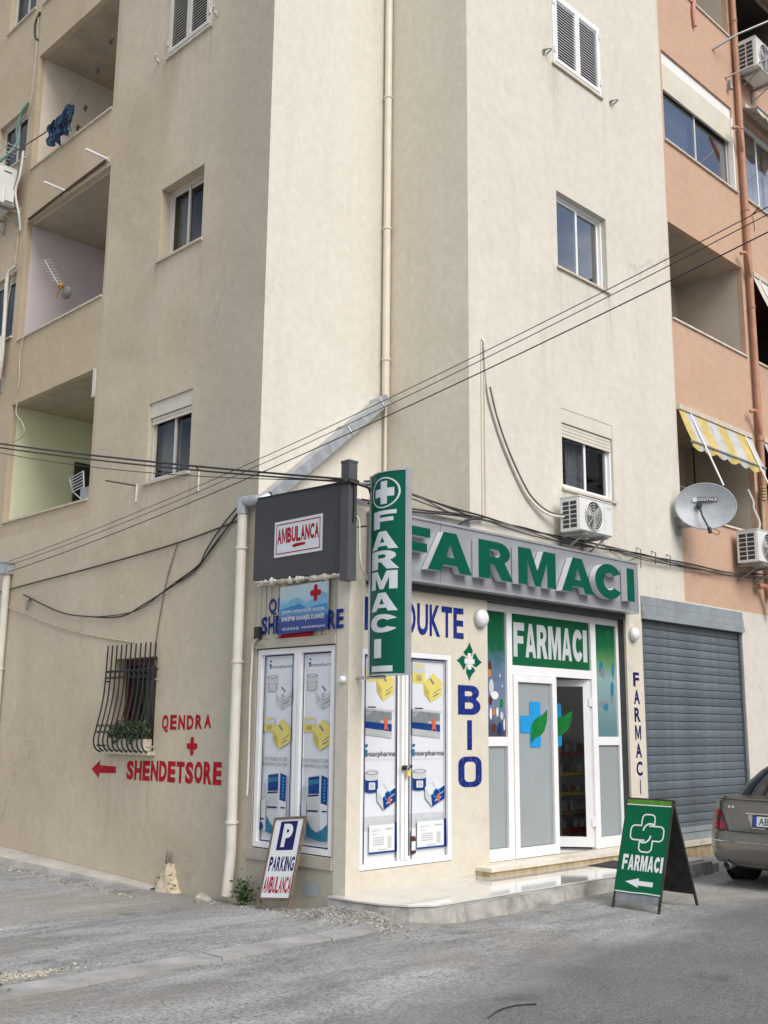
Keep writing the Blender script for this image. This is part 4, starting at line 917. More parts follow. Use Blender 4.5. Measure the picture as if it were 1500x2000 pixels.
# inside of the shop
m = MB(); x0, x1, y0, y1, z0, z1 = 9.15, 14.4, 8.0, 11.2, .15, 3.12
m.face([(x0, y1, z0), (x1, y1, z0), (x1, y1, z1), (x0, y1, z1)]); m.face([(x0, y0, z0), (x0, y1, z0), (x0, y1, z1), (x0, y0, z1)]); m.face([(x1, y0, z0), (x1, y1, z0), (x1, y1, z1), (x1, y0, z1)])
m.face([(x0, y0, z1), (x1, y0, z1), (x1, y1, z1), (x0, y1, z1)]); m.face([(x0, 7.9, z0+.004), (x1, 7.9, z0+.004), (x1, y1, z0+.004), (x0, y1, z0+.004)], 1)
m.face([(x1, y0, z0), (12.27, y0, z0), (12.27, y0, z1), (x1, y0, z1)])
m.build('interior', [M['white_box'], M['tile']], sf)
sh = thing('display_shelf', 'red and yellow shelf unit seen through the open pharmacy door', 'shelf', (13.3, 9.55, .155))
m = MB(); m.box(W_, 12.86, 12.90, 9.36, 9.75, .155, 1.45); m.box(W_, 13.72, 13.76, 9.36, 9.75, .155, 1.45); m.box(W_, 12.90, 13.72, 9.72, 9.75, .155, 1.45); m.build('case', M['shelf_white'], sh)
for z, mm in ((.16, 'shelf_red'), (.40, 'shelf_or'), (.67, 'shelf_yel'), (.95, 'shelf_yel'), (1.23, 'shelf_red')):
    m = MB(); m.box(W_, 12.902, 13.718, 9.35, 9.715, z, z+.05); m.build('shelf_board', M[mm], sh)
for z in (.21, .45, .72, 1.00, 1.28):
    xx = 12.96; ng = 0
    while xx < 13.66:
        w = rnd.uniform(.05, .09); h = rnd.uniform(.07, .14); yy = rnd.uniform(9.40, 9.46)
        m = MB(); kind = rnd.random(); colr = rnd.choice(['print_white', 'plight', 'print_white', 'shelf_or', 'teal', 'pink']); ng += 1
        tail = {'print_white': 'white', 'plight': 'pale grey', 'shelf_or': 'orange', 'teal': 'blue green', 'pink': 'red'}[colr]
        where = '%s from the left on the %s inside the pharmacy' % (['', 'first', 'second', 'third', 'fourth', 'fifth', 'sixth', 'seventh', 'eighth', 'ninth', 'tenth'][ng], {.21: 'lowest red board', .45: 'orange board', .72: 'lower yellow board', 1.0: 'upper yellow board', 1.28: 'topmost red board'}[z])
        if kind < .5:
            m.box(W_, xx, xx+w, yy, yy+.06, z+.002, z+h); nm, ct, lb = 'carton', 'box', tail+' carton, '+where
        else:
            m.tube([(xx+w/2, yy+.03, z+.002), (xx+w/2, yy+.03, z+h*.75), (xx+w/2, yy+.03, z+h*.8), (xx+w/2, yy+.03, z+h)], [w*.42, w*.42, w*.26, w*.26], 8); nm, ct, lb = 'jar', 'jar', tail+' jar, '+where
        tag(m.build(nm, M[colr]), lb, ct, 'goods on the pharmacy shelf'); xx += w+rnd.uniform(.02, .07)

# ------------------------------------------------------------------ grey roller shutter of the neighbouring unit
rs = thing('roller_shutter', 'closed grey metal roller shutter beside the pharmacy', 'roller shutter', (14.1, 7.84, .10))
m = MB(); n = 26; st = (3.10-.13)/n; P = F; a, b = 12.73, 15.51
m.face([P(a, .132, -.078), P(b, .132, -.078), P(b, .142, -.066), P(a, .142, -.066)])
prof = [(.008, -.062), (.05*st/.11, -.056), (.085*st/.11, -.057), (st-.008, -.062), (st-.001, -.078), (st+.002, -.078)]
prof = [(.132+p, q) for p, q in prof]
for p, q in zip(prof, prof[1:]): m.face([P(a, p[0], p[1]), P(b, p[0], p[1]), P(b, q[0], q[1]), P(a, q[0], q[1])])
rep(m.build('slat', M['shutter'], rs), [(0, 0, st*i) for i in range(1, n)])
m = MB(); m.box(P, a, b, .130, .215, -.085, -.045); m.box(P, a, b, .228, .30, -.085, -.05); m.build('bottom_bar', M['shutter_l'], rs)
for c_, e_ in ((12.685, 12.735), (15.505, 15.555)): m = MB(); m.box(P, c_, e_, .13, 3.10, -.09, -.02); m.build('guide_rail', M['shutter'], rs)
for z0_, z1_, d_ in ((3.10, 3.185, .045), (3.19, 3.295, .030), (3.30, 3.415, .018)):
    m = MB(); m.box(P, 12.67, 15.57, z0_, z1_, -.09, d_); m.build('header_panel', M['shutter_l'], rs)
m = MB(); m.box(F, 12.675, 15.56, .055, .125, -.09, .05); tag(m.build('door_sill', M['marble']), 'white stone sill under the grey roller shutter', 'sill')
m = MB()
tt = MB(); tt.box(F, 12.68, 13.02, -.30, .05, 0, .028); troot = thing('tiled_plinth', 'tan tiled plinth under the sill of the grey shutter', 'plinth', (14.1, 7.78, -.3))
rep(tt.build('tile', M['tan_tile'], troot), [(.345*i, 0, 0) for i in range(1, 9)])

# ------------------------------------------------------------------ sign box with raised letters
sg = thing('sign_board', 'long silver sign box with raised green letters over the pharmacy door', 'sign', (9.9, 7.7, 3.14))
m = MB(); m.box(F, 7.47, 12.285, 3.145, 3.785, .004, .195); m.build('panel', M['sign_grey'], sg)
m = MB(); m.box(F, 7.46, 12.295, 3.785, 3.81, .0, .21); m.box(F, 7.46, 12.295, 3.12, 3.145, .0, .205); m.box(F, 12.285, 12.30, 3.145, 3.785, .0, .205); m.build('edge_trim', M['sign_edge'], sg)
m = MB(); m.box(F, 8.385, 8.39, 3.145, 3.785, .195, .1965); m.build('panel_joint', M['dark_gap'], sg)
for ch, a, b, z0_, z1_ in (('F', 7.64, 8.12, 3.25, 3.68), ('A', 8.08, 8.79, 3.25, 3.68), ('R', 8.905, 9.515, 3.25, 3.68), ('M', 9.61, 10.335, 3.25, 3.68), ('A', 10.45, 11.125, 3.25, 3.68), ('C', 11.16, 11.74, 3.235, 3.685), ('I', 11.885, 12.06, 3.25, 3.68)):
    m = MB(); m.letter3d(F, '~'+ch, a, b, z0_, z1_, .205, .295, 0, 1, .045); m.build('letter', [M['green_l'], M['letter_side']], sg)
m = MB(); m.box(F, 7.47, 12.2, 3.05, 3.12, .004, .05); m.build('bracket_rail', M['dark_gap'], sg)

# ------------------------------------------------------------------ projecting blade sign
bs = thing('blade_sign', 'tall curved green blade sign with white letters and a cross in a circle', 'sign', (7.28, 7.3, 2.11))
YA, YB, ZA, ZB = 7.49, 7.005, 2.115, 4.085
def PB(u, v, d):                                        # u 0 at the wall edge .. 1 at the street edge
    s_ = 2*u-1; return Vector((7.26-.022-.075*(1-s_*s_)-d, YA+(YB-YA)*u, v))
def PB2(u, v, d): s_ = 2*u-1; return Vector((7.26+.022+.075*(1-s_*s_)+d, YA+(YB-YA)*u, v))
m = MB()
m.grid(lambda a, b: PB(a, ZA+(ZB-ZA)*b, 0), 14, 1, 0); m.build('curved_face', M['green'], bs)
m = MB(); m.grid(lambda a, b: PB2(1-a, ZA+(ZB-ZA)*b, 0), 14, 1, 0); m.build('curved_face', M['green'], bs)
m = MB()
for (z0_, z1_) in ((ZB, ZB+.012), (ZA-.012, ZA)):
    top = [PB(k/14, 0, .006) for k in range(15)]+[PB2(1-k/14, 0, .006) for k in range(15)]
    for zz in (z0_, z1_): m.face([(p.x, p.y, zz) for p in top])
    for p, q_ in zip(top, top[1:]+top[:1]): m.face([(p.x, p.y, z0_), (q_.x, q_.y, z0_), (q_.x, q_.y, z1_), (p.x, p.y, z1_)])
m.box(W_, 7.228, 7.292, YB-.022, YB+.004, ZA-.012, ZB+.02); m.box(W_, 7.228, 7.292, YA-.004, YA+.022, ZA-.012, ZB+.012); m.build('edge_frame', M['sign_edge'], bs)
m = MB(); Z = lambda py: 4.085-(py-927)/392*1.97
ucx, ucz = .50, Z(968); ring = ell(0, 0, .40, .155, 36); rin = ell(0, 0, .36, .142, 36)
for k in range(36):
    a_, b_ = ring[k], ring[(k+1) % 36]; c_, e_ = rin[(k+1) % 36], rin[k]
    m.face([PB(ucx+p[0], ucz+p[1], .003) for p in (a_, b_, c_, e_)], 0)
def bar(u0, u1, z0_, z1_, d): 
    n = 4
    for k in range(n): m.face([PB(u0+(u1-u0)*(k+p)/n, z, d) for p, z in ((0, z0_), (1, z0_), (1, z1_), (0, z1_))])
bar(.42, .60, ucz-.115, ucz+.115, .003); bar(.24, .77, ucz-.042, ucz+.042, .0036)
m.build('emblem', M['sign_white'], bs)
m = MB()
for ch, p0, p1, a_, b_ in (('F', 1004, 1040, .17, .82), ('A', 1045, 1081, .10, .86), ('R', 1083, 1120, .10, .88), ('M', 1123, 1159, .10, .85), ('A', 1165, 1201, .10, .86), ('C', 1206, 1242, .08, .84), ('I', 1253, 1290, .24, .48)):
    m = MB(); m.text_strips(PB, '~'+ch, a_, b_, Z(p1)+.004, Z(p0), .003, 0, 14); m.build('letter', M['sign_white'], bs)
m = MB(); bar(.14, .76, Z(1315), Z(1304), .003); m.build('bar_mark', M['sign_white'], bs)
m = MB(); m.sqtube([(7.26, 7.30, 2.09), (7.24, 7.69, 2.09)], .012); m.sqtube([(7.26, 7.49, 4.02), (7.10, 7.62, 4.02)], .012); m.tube([(7.26, 7.5, 3.6), (7.24, 7.69, 3.6)], .012, 6); m.build('bracket', M['steel'], bs)

# ------------------------------------------------------------------ dark panel, post and signs on the lane side
t = thing('fascia_panel', 'flat dark grey metal panel on top of the lane side of the pharmacy corner', 'panel', (7.07, 8.45, 3.11))
m = MB(); pts = [(-9.145, 3.165), (-8.6, 3.150), (-8.1, 3.138), (-7.70, 3.115), (-7.70, 4.035), (-8.3, 4.062), (-9.145, 4.085)]
m.prism(S, pts, .045, .075, 0); m.build('sheet', M['panel_dark'], t)
m = MB(); m.tube([S(-9.17, 4.075, .07), S(-7.7, 4.04, .08)], .010, 6); m.build('top_rail', M['black'], t)
t = thing('sign_post', 'square anthracite steel post at the end of the dark panel', 'post', (7.06, 7.64, 3.02))
m = MB(); m.box(W_, 7.0, 7.115, 7.575, 7.69, 3.03, 4.22); m.build('tube', M['post_dark'], t)
m = MB(); m.box(W_, 6.995, 7.12, 7.57, 7.695, 4.22, 4.245); m.build('cap', M['post_dark'], t)
m = MB(); m.box(W_, 6.985, 7.13, 7.56, 7.705, 4.0, 4.045); m.build('clamp', M['black'], t)
m = MB(); m.sphere((6.98, 7.6, 4.02), .03, .03, .035); m.build('insulator', M['black'], t)
t = thing('sign', 'white sign with a red word and arrow fixed to the dark grey panel', 'sign', S(-8.4, 3.375, .08))
m = MB(); m.box(S, -8.785, -8.015, 3.375, 3.76, .0765, .083); m.build('plate', M['sign_white'], t)
m = MB(); m.frame2(S, -8.755, -8.045, 3.405, 3.73, .012, .0838); m.build('border', M['paint_red'], t)
m = MB(); word_on(m, S, 'AMBULANCA', -8.735, -8.065, 3.515, 3.68, .0838, 0, .045, .06); m.build('lettering', M['paint_red'], t)
m = MB(); m.flat(S, [(-8.50, 3.475), (-8.44, 3.497), (-8.28, 3.497), (-8.28, 3.468), (-8.43, 3.460), (-8.44, 3.45)], .0838); m.build('arrow', M['paint_red'], t)
t = thing('sign', 'blue health centre sign with a red cross hung under the dark panel', 'sign', S(-8.32, 2.56, .06))
M['blue_sign'] = gradient('blue_sign_print', [(0, (0.006, 0.025, 0.17)), (.30, (0.010, 0.04, 0.22)), (.36, (0.05, 0.16, 0.36)), (.5, (0.13, 0.33, 0.50)), (.75, (0.33, 0.45, 0.54)), (1, (0.38, 0.47, 0.52))], 2, 0.0, .5, .3, .05, 6)
m = MB(); m.prism(S, [(-8.715, 2.555), (-7.945, 2.575), (-7.94, 3.065), (-8.70, 3.055)], .040, .052); m.build('plate', M['blue_sign'], t)
m = MB(); d = .0525
m.flat(S, [(-8.70, 2.80), (-8.10, 2.80), (-7.95, 2.86), (-7.95, 2.93), (-8.02, 2.96), (-8.15, 2.90), (-8.28, 2.86), (-8.42, 2.93), (-8.52, 2.91), (-8.60, 2.87), (-8.69, 2.88)][::1], d, 0)
m.flat(S, [(-8.69, 2.77), (-7.95, 2.78), (-7.95, 2.84), (-8.1, 2.83), (-8.25, 2.80), (-8.38, 2.86), (-8.48, 2.845), (-8.69, 2.82)], d+.0004, 1)
m.text(S, 'QENDRA SHËNDETËSORE VENDORE', -8.665, -7.99, 2.768, 2.808, d+.001, 2, .0); m.text(S, 'SHKËMBI KAVAJËS DURRËS', -8.665, -7.99, 2.678, 2.745, d+.001, 2, .01)
m.text(S, '+355 68 60 66 402', -8.66, -8.38, 2.595, 2.625, d+.001, 2); m.text(S, 'www.shendetesia.gov.al', -8.34, -7.98, 2.595, 2.63, d+.001, 2)
m.flat(S, ell(-8.60, 2.985, .035, .045, 12), d+.0006, 3); m.build('print', [M['print_sky'], M['print_sea'], M['print_white'], M['pgrey']], t)['label'] = 'white lettering over pale blue mountains'
m.m = [0]*len(m.m)
m = MB(); cross(m, S, -8.13, 2.955, .088, .030, d+.001); m.build('red_cross', M['paint_red'], t)

# ------------------------------------------------------------------ drainpipes
def drain(name, label, pts, r, mat_, clips, sq=False, tr=None):
    t = thing(name, label, 'drainpipe', pts[-1])
    m = MB()
    for a, b in zip(pts, pts[1:]): m.tube([a, b], r*(1.3 if sq else 1), 4 if sq else 10)
    m.build('pipe', M[mat_], t)
    for p in clips:
        p = Vector(p); m = MB(); m.tube([p-Vector((0, 0, .014)), p+Vector((0, 0, .014))], r*1.22, 10); m.box(W_, min(p.x, p.x+(tr or (0, 0))[0])-.008, max(p.x, p.x+(tr or (0, 0))[0])+.008, min(p.y, p.y+(tr or (0, 0))[1])-.008, max(p.y, p.y+(tr or (0, 0))[1])+.008, p.z-.01, p.z+.01); m.build('clip', M[mat_], t)
    return t
drain('drainpipe', 'white drainpipe standing between the lane wall and the poster window', [(7.045, 9.36, 4.0), (7.045, 9.36, 1.15), (7.05, 9.36, .3), (7.02, 9.37, -.12)], .055, 'pipe_w', [(7.045, 9.36, z) for z in (3.55, 2.3, .62)], tr=(.08, 0))
t = thing('diagonal_chute', 'zinc gutter channel sloping across the notch to the white drainpipe', 'gutter', (7.1, 9.1, 4.0))
m = MB(); a, b = Vector((8.99, 9.10, 5.66)), Vector((7.20, 9.10, 4.12)); dv = (b-a).normalized(); nv = Vector((-dv.z, 0, dv.x))
if nv.z < 0: nv = -nv
def ch(p, s_, y): return p+nv*s_+Vector((0, y, 0))
for s0, s1, y0_, y1_ in ((-.075, .055, -.075, -.065), (-.075, -.065, -.065, .085), (.045, .055, -.065, .085)):
    c = [ch(p, s_, y) for p in (a, b) for (s_, y) in ((s0, y0_), (s1, y0_), (s1, y1_), (s0, y1_))]; i = len(m.v); m.v += c
    for q_ in ((0, 1, 2, 3), (7, 6, 5, 4), (0, 4, 5, 1), (1, 5, 6, 2), (2, 6, 7, 3), (3, 7, 4, 0)): m.f.append(tuple(i+k for k in q_)); m.m.append(0); m.s.append(False)
m.build('channel', M['zinc'], t)
m = MB(); m.tube([(7.22, 9.10, 4.13), (7.12, 9.12, 4.075), (7.05, 9.2, 4.07), (7.045, 9.36, 4.07)], .062, 10); m.tube([(7.045, 9.36, 4.115), (7.045, 9.36, 3.93)], .068, 12); m.build('elbow', M['zinc'], t)
for f in (.06, .36): 
    p = a+(b-a)*f; m = MB(); m.tube([p+nv*-.085+Vector((0, -.08, 0)), p+nv*.07+Vector((0, -.08, 0)), p+nv*.075+Vector((0, .09, 0))], .008, 5); m.build('strap', M['steel'], t)
drain('drainpipe', 'cream drainpipe running down the notch between the two walls', [(9.045, 9.13, TOP), (9.045, 9.13, 5.68)], .05, 'pipe_c', [(9.045, 9.13, z) for z in (6.2, 8.0, 9.9, 11.6)], tr=(0, .07))
m = MB(); m.tube([(9.06, 9.145, 5.6), (9.06, 9.145, 4.0)], .022, 6); tag(m.build('conduit', M['pipe_c']), 'thin cream pipe below the end of the zinc gutter channel', 'pipe')
drain('drainpipe', 'white drainpipe with a grey hopper far left on the lane wall', [(7.06, 15.13, 3.80), (7.06, 15.13, -.05)], .055, 'pipe_w', [(7.06, 15.13, 2.4)], tr=(.07, 0))
m = MB(); m.box(W_, 6.95, 7.125, 15.05, 15.27, 3.80, 3.96); m.box(W_, 6.93, 7.126, 15.03, 15.29, 3.96, 3.985); tag(m.build('rain_hopper', M['zinc']), 'grey rainwater box on top of the far left drainpipe', 'hopper')
drain('drainpipe', 'orange painted drainpipe dividing the balconies of the orange block', [(16.44, 7.72, TOP), (16.44, 7.72, 3.72)], .052, 'pipe_o', [(16.44, 7.72, z) for z in (6.35, 8.7, 10.5, 12.05, 14.2)], tr=(0, .07))
for z in (11.75-.05, 9.35, 6.55):
    m = MB(); m.tube(smooth_path([(16.10, 7.70, z+.22), (16.20, 7.66, z+.24), (16.34, 7.68, z+.05), (16.43, 7.70, z-.12)], 4), .032, 7); tag(m.build('pipe_branch', M['pipe_o']), {0: 'curved orange branch pipe beside the wide blind window', 1: 'curved orange branch pipe at the empty beige balcony', 2: 'curved orange branch pipe above the striped awning'}[[11.7, 9.35, 6.55].index(round(z, 2))], 'pipe')
m = MB(); m.tube(smooth_path([(16.0, 7.7, 3.86), (16.18, 7.66, 3.86), (16.33, 7.66, 3.66), (16.38, 7.68, 3.48)], 4), .05, 8); tag(m.build('pipe_elbow', M['pipe_o']), 'orange pipe elbow over the plain cream ground floor wall', 'pipe')

# ------------------------------------------------------------------ air conditioners
def ac(P, u0, u1, v0, v1, d0, d1, label, fan_side=.42, side='u0'):
    t = thing('air_conditioner', label, 'air conditioner', P((u0+u1)/2, v0-.06, (d0+d1)/2))
    m = MB(); e = .012
    m.box(P, u0, u1, v0, v1, d0, d1-.02); m.box(P, u0+e, u1-e, v0+e, v1-e, d1-.02, d1); m.box(P, u0-.006, u1+.006, v1, v1+.012, d0, d1)
    m.build('casing', M['ac_white'], t)
    r = (v1-v0)*.43; cu = u0+(u1-u0)*fan_side; cv = (v0+v1)/2
    m = MB(); m.flat(P, ell(cu, cv, r, r, 28), d1+.002); m.build('fan_opening', M['ac_dark'], t)
    m = MB()
    for k in range(3):
        a = 2*math.pi*k/3+.4; m.flat(P, [(cu+rr*math.cos(a+da), cv+rr*math.sin(a+da)) for rr, da in ((.03, 0), (r*.92, -.18), (r*.95, .35), (r*.6, .75), (.03, .8))], d1+.004+.001*k)
    m.build('fan', M['ac_fan'], t)
    m = MB()
    for f in (.25, .45, .63, .82, 1.0):
        c = [P(cu+r*f*math.cos(2*math.pi*k/24), cv+r*f*math.sin(2*math.pi*k/24), d1+.012) for k in range(25)]; m.tube(c, .0028 if f < 1 else .007, 4, cap=False)
    for k in range(8): a = 2*math.pi*k/8; m.tube([P(cu, cv, d1+.012), P(cu+r*math.cos(a), cv+r*math.sin(a), d1+.012)], .003, 4)
    m.build('grille', M['ac_white'], t)
    m = MB(); q0, q1 = u1-(u1-u0)*.24, u1-.025
    m.box(P, u1-(u1-u0)*.255, u1-(u1-u0)*.25, v0+.012, v1-.012, d1, d1+.0015); m.box(P, q1-.10, q1, v1-.075, v1-.06, d1, d1+.0015); m.build('seam', M['pgrey'], t)
    m = MB(); us = u0-.002 if side == 'u0' else u1+.002; nb = 6
    for k in range(nb):
        for j in range(2):
            a_, b_ = v0+.04+(v1-v0-.08)*k/nb, v0+.04+(v1-v0-.08)*(k+.78)/nb; w = (d1-d0)*.33; s_ = d0+.04+j*(w+.02)
            m.face([P(us, a_, s_), P(us, a_, s_+w), P(us, b_, s_+w), P(us, b_, s_)])
    if side == 'u0': m.build('side_vent', M['ac_dark'], t)
    else:
        m = MB(); m.box(P, u1, u1+.05, v0+.03, v0+.24, d0+.06, d0+.20); m.build('valve_cover', M['ac_white'], t)
        m = MB(); m.rect(lambda u, v, d: P(u1+.002, v, u), d0+.10, d0+.24, v1-.10, v1-.075, 0); m.build('name_strip', M['ac_dark'], t)
    for u in (u0+(u1-u0)*.18, u1-(u1-u0)*.18):
        m = MB(); m.box(P, u-.018, u+.018, v0-.045, v0-.008, 0.0, d1+.01); m.box(P, u-.018, u+.018, v0-.26, v0-.045, 0, .025); m.sqtube([P(u, v0-.24, .02), P(u, v0-.05, d1-.06)], .010); m.build('bracket', M['alu_dark'], t)
    return t
ac(F, 10.70, 11.44, 4.015, 4.44, .12, .40, 'white air conditioner over the raised letter sign under the street wall window')
ac(F, 15.36, 16.20, 4.16, 4.66, .10, .44, 'white air conditioner at the lower right below the drying rack on the orange wall')
ac(F, 16.43, 17.26, 13.15, 13.72, .10, .46, 'white air conditioner high on the orange wall at the top right corner')
ac(S, -16.55, -15.80, 9.98, 10.62, .12, .46, 'old white air conditioner under the upper far left window of the lane wall', side='u1')
ac(S, -16.55, -15.86, 7.10, 7.72, .12, .42, 'old white air conditioner under the lower far left window of the lane wall', side='u1')

# ------------------------------------------------------------------ satellite dish
DC = Vector((13.80, 7.36, 4.78)); dn = Vector((-.80, -.58, .10)).normalized(); du = Vector((0, 0, 1)).cross(dn).normalized(); dvv = dn.cross(du)
t = thing('satellite_dish', 'grey oval satellite dish at the edge of the cream and orange walls', 'satellite dish', (13.74, 7.8, 4.35))
m = MB(); RX, RY = .425, .345
def dp(a, r, off=0): 
    x, y = RX*r*math.cos(a), RY*r*math.sin(a); return DC+du*x+dvv*y+dn*(.10*(r*r-1)+off)
for off in (0, -.012): m.grid(lambda a, b: dp(2*math.pi*a, b, off), 36, 6, 0)
m.tube([dp(2*math.pi*k/36, 1, -.006) for k in range(37)], .010, 5, cap=False); m.build('reflector', M['dish'], t)
m = MB(); q0 = DC+du*.02+dn*-.09
TP = lambda u, v, d: DC+du*u+dvv*v+dn*(d-.085)
m.tube([TP(-.085, .025, .015), TP(-.085, .025, .05)], .045, 12); m.tube([TP(-.085, .02, .05), TP(-.06, -.16, .12), TP(.02, -.40, .20)], .013, 6); m.tube([TP(.01, -.36, .20), TP(.025, -.44, .20)], .03, 8)
m.tube(smooth_path([TP(.025, -.42, .20), TP(.12, -.46, .18), TP(.16, -.40, .12), TP(.10, -.33, .03)], 5), .005, 5); m.build('feed_arm', M['black'], t)
m = MB(); m.rect(TP, -.11, .18, .085, .155, .022, 0); m.rect(TP, -.17, -.11, .085, .15, .022, 1); lab = m.build('label_strip', [M['panel_dark'], M['plight']], t)
m = MB(); m.text(TP, 'DIGITALB', -.10, .17, .098, .144, .0235, 0, .02); m.build('lettering', M['plight'], lab)
m = MB(); m.sqtube([(13.76, 7.80, 4.52), (13.76, 7.52, 4.52)], .022); m.box(W_, 13.69, 13.83, 7.775, 7.798, 4.40, 4.66); m.sqtube([(13.76, 7.54, 4.50), DC-dn*.13+Vector((0, 0, -.05))], .025); m.build('bracket', M['alu_dark'], t)

# ------------------------------------------------------------------ awnings
def awning(label, u0, u1, ztop, zbot, d0, d1, cols, poles, group=None, scal=True):
    t = thing('awning', label, 'awning', F((u0+u1)/2, zbot, d1)); n = 22
    m = MB()
    m.grid(lambda a, b: F(u0+(u1-u0)*a, ztop+(zbot-ztop)*b-.03*math.sin(math.pi*b)+.012*math.sin(a*40)*b, d0+(d1-d0)*b), n*2, 5, lambda a, b: int(a*n) % len(cols))
    m.build('cloth', [M[c] for c in cols], t)
    if scal:
        m = MB(); m.grid(lambda a, b: F(u0+(u1-u0)*a, zbot-b*(.07+.055*abs(math.sin(a*math.pi*6.5))), d1+.012*math.sin(a*22)*b), n*4, 2, lambda a, b: int(a*n) % len(cols)); m.build('valance', [M[c] for c in cols], t)
    m = MB(); m.tube([F(u0-.02, zbot, d1), F(u1+.02, zbot, d1)], .022, 7); m.build('front_bar', M['alu_dark'], t)
    m = MB(); m.box(F, u0, u1, ztop-.02, ztop+.06, .0, d0+.03); m.build('head_box', M['stone'], t)
    for u in poles:
        m = MB(); m.tube([F(u, ztop-.03, d0+.015), F(u, zbot-.66, d1+(d1-d0)*.66/max(.1, ztop-zbot)+.03)], .014, 6); m.build('arm', M['white'], t)
    return t
awning('yellow and grey striped awning hanging over the balcony beside the satellite dish', 13.88, 16.20, 6.36, 5.80, .03, .24, ['awn_y', 'awn_y', 'awn_g', 'awn_w', 'awn_g', 'awn_y'], (14.22, 15.98))
awning('cream awning over the dark balcony right of the orange pipe', 16.62, 18.9, 9.36, 8.62, .04, .32, ['awn_w', 'awn_w', 'awn_y'], (16.85, 18.7), scal=False)
awning('white awning at the lowest balcony right of the orange pipe', 16.62, 18.9, 6.38, 5.72, .04, .30, ['awn_g', 'awn_w'], (16.80, 18.7), scal=False)
awning('rolled cream awning over the window with lilac curtains', 16.68, 18.9, 12.62, 12.50, .05, .30, ['awn_w', 'awn_w', 'awn_y'], (17.25, 18.7))
awning('pink and cream awning over the highest balcony at the top right', 16.50, 18.9, 15.3, 14.40, .06, .75, ['awn_p', 'awn_w'], (16.70, 18.6), scal=False)

# drying rack on the orange side, iron bars
t = thing('drying_rack', 'white wire drying rack fixed at the lowest balcony right of the orange pipe', 'drying rack', (16.9, 7.5, 4.8))
for k in range(7): m = MB(); m.tube([F(16.60, 4.95+.09*k, .10+.04*k), F(18.0, 4.95+.09*k, .10+.04*k)], .009, 5); m.build('bar', M['white'], t)
m = MB(); m.tube([F(16.60, 4.95, .0), F(16.60, 5.52, .36)], .012, 5); m.tube([F(18.0, 4.95, .0), F(18.0, 5.52, .36)], .012, 5); m.build('arm', M['white'], t)
m = MB()
for k in range(5): m.sphere(F(16.34, 5.52-.05*k, .12), .05, .05, .028, 8)
m.tube([F(16.34, 5.30, .10), F(16.34, 4.55, .08)], .035, 7); tag(m.build('peg_basket', M['tan_tile']), 'tan stacked bundle hanging beside the orange pipe at the lowest balcony', 'bundle')
m = MB(); m.tube(smooth_path([F(16.0, 5.45, .02), F(16.10, 5.25, .05), F(16.12, 5.15, .04), F(16.25, 4.95, .06), F(16.27, 4.80, .04), F(16.33, 4.6, .03)], 5), .022, 6); tag(m.build('hose', M['hose']), 'wavy white hose hanging down inside the striped awning balcony', 'hose')
m = MB(); m.tube([(15.62, 8.5, 6.2), (15.62, 8.5, 4.2)], .016, 6); tag(m.build('pole', M['rust']), 'thin brown pole standing in the balcony behind the satellite dish', 'pole')
m = MB(); m.tube([F(14.0, 5.32, -.3), F(15.2, 5.26, -.3), F(16.25, 5.36, -.3)], .006, 5); tag(m.build('clothes_line', M['cable_w']), 'clothes line across the balcony under the striped awning', 'line')
for (lb, u, z) in (('dark bracket left of the white louvred shutters', 10.76, 10.79), ('dark bracket right of the white louvred shutters', 12.40, 10.76)):
    m = MB(); m.tube([F(u-.05, z+.0, .01), F(u-.03, z, .08), F(u+.02, z+.03, .10)], .013, 5); m.tube([F(u+.03, z-.02, .01), F(u+.05, z+.03, .09)], .012, 5); m.tube([F(u-.03, z-.05, .005), F(u-.03, z+.02, .03)], .02, 5); tag(m.build('wall_hook', M['alu_dark']), lb, 'hook')
for (lb, y, z) in (('pale hook left below the pale louvred shutters', 11.79, 10.76), ('pale hook right of the pale louvred shutters', 10.42, 10.80)):
    m = MB(); m.tube([S(-y, z, .0), S(-y+.02, z+.02, .09), S(-y+.08, z+.05, .11)], .014, 5); m.tube([S(-y-.04, z+.03, .02), S(-y+.05, z+.0, .06)], .018, 5); tag(m.build('wall_hook', M['pipe_w']), lb, 'hook')
for (lb, y, z) in (('rusty iron bracket with a white insulator left below the lane window', 11.74, 4.66), ('short pale bracket right below the lane window', 10.36, 4.60)):
    m = MB(); m.tube([S(-y-.0, z-.02, .0), S(-y-.28, z+.045, .30)] if y > 11 else [S(-y, z, 0), S(-y, z+.06, .05)], .011, 5); m.tube([S(-y+.01, z+.0, .01), S(-y+.01, z-.24, .012)], .015, 5, 1); tag(m.build('wall_bracket', [M['rust'], M['pipe_w']]), lb, 'bracket')
m = MB(); m.tube([F(16.86, 10.60, 0), F(16.80, 10.66, .16)], .014, 5); m.tube([F(16.86, 10.56, 0), F(16.90, 10.3, .005)], .008, 4); tag(m.build('wall_hook', M['rust']), 'rusty hook holding the thin wires on the orange wall', 'hook')
m = MB(); m.tube([F(15.7, 13.3, 0), F(15.95, 13.55, .35), F(16.9, 14.2, 1.0)], .02, 5); m.tube([F(16.12, 12.95, 0), F(16.7, 13.35, .7)], .016, 5); m.tube([F(16.2, 12.75, .0), F(16.2, 12.9, .05), F(16.18, 12.72, .08)], .03, 6); tag(m.build('iron_bracket', M['alu_dark']), 'grey iron clothes bracket crossing the orange pipe at the top right', 'bracket')
m = MB(); m.tube(smooth_path([F(15.02, 14.2, .03), F(15.05, 13.95, .05), F(15.02, 13.7, .04), F(15.05, 13.4, .04)], 4), .035, 6); tag(m.build('rope', M['awn_p']), 'pink twisted rope hanging from the topmost orange balcony', 'rope')

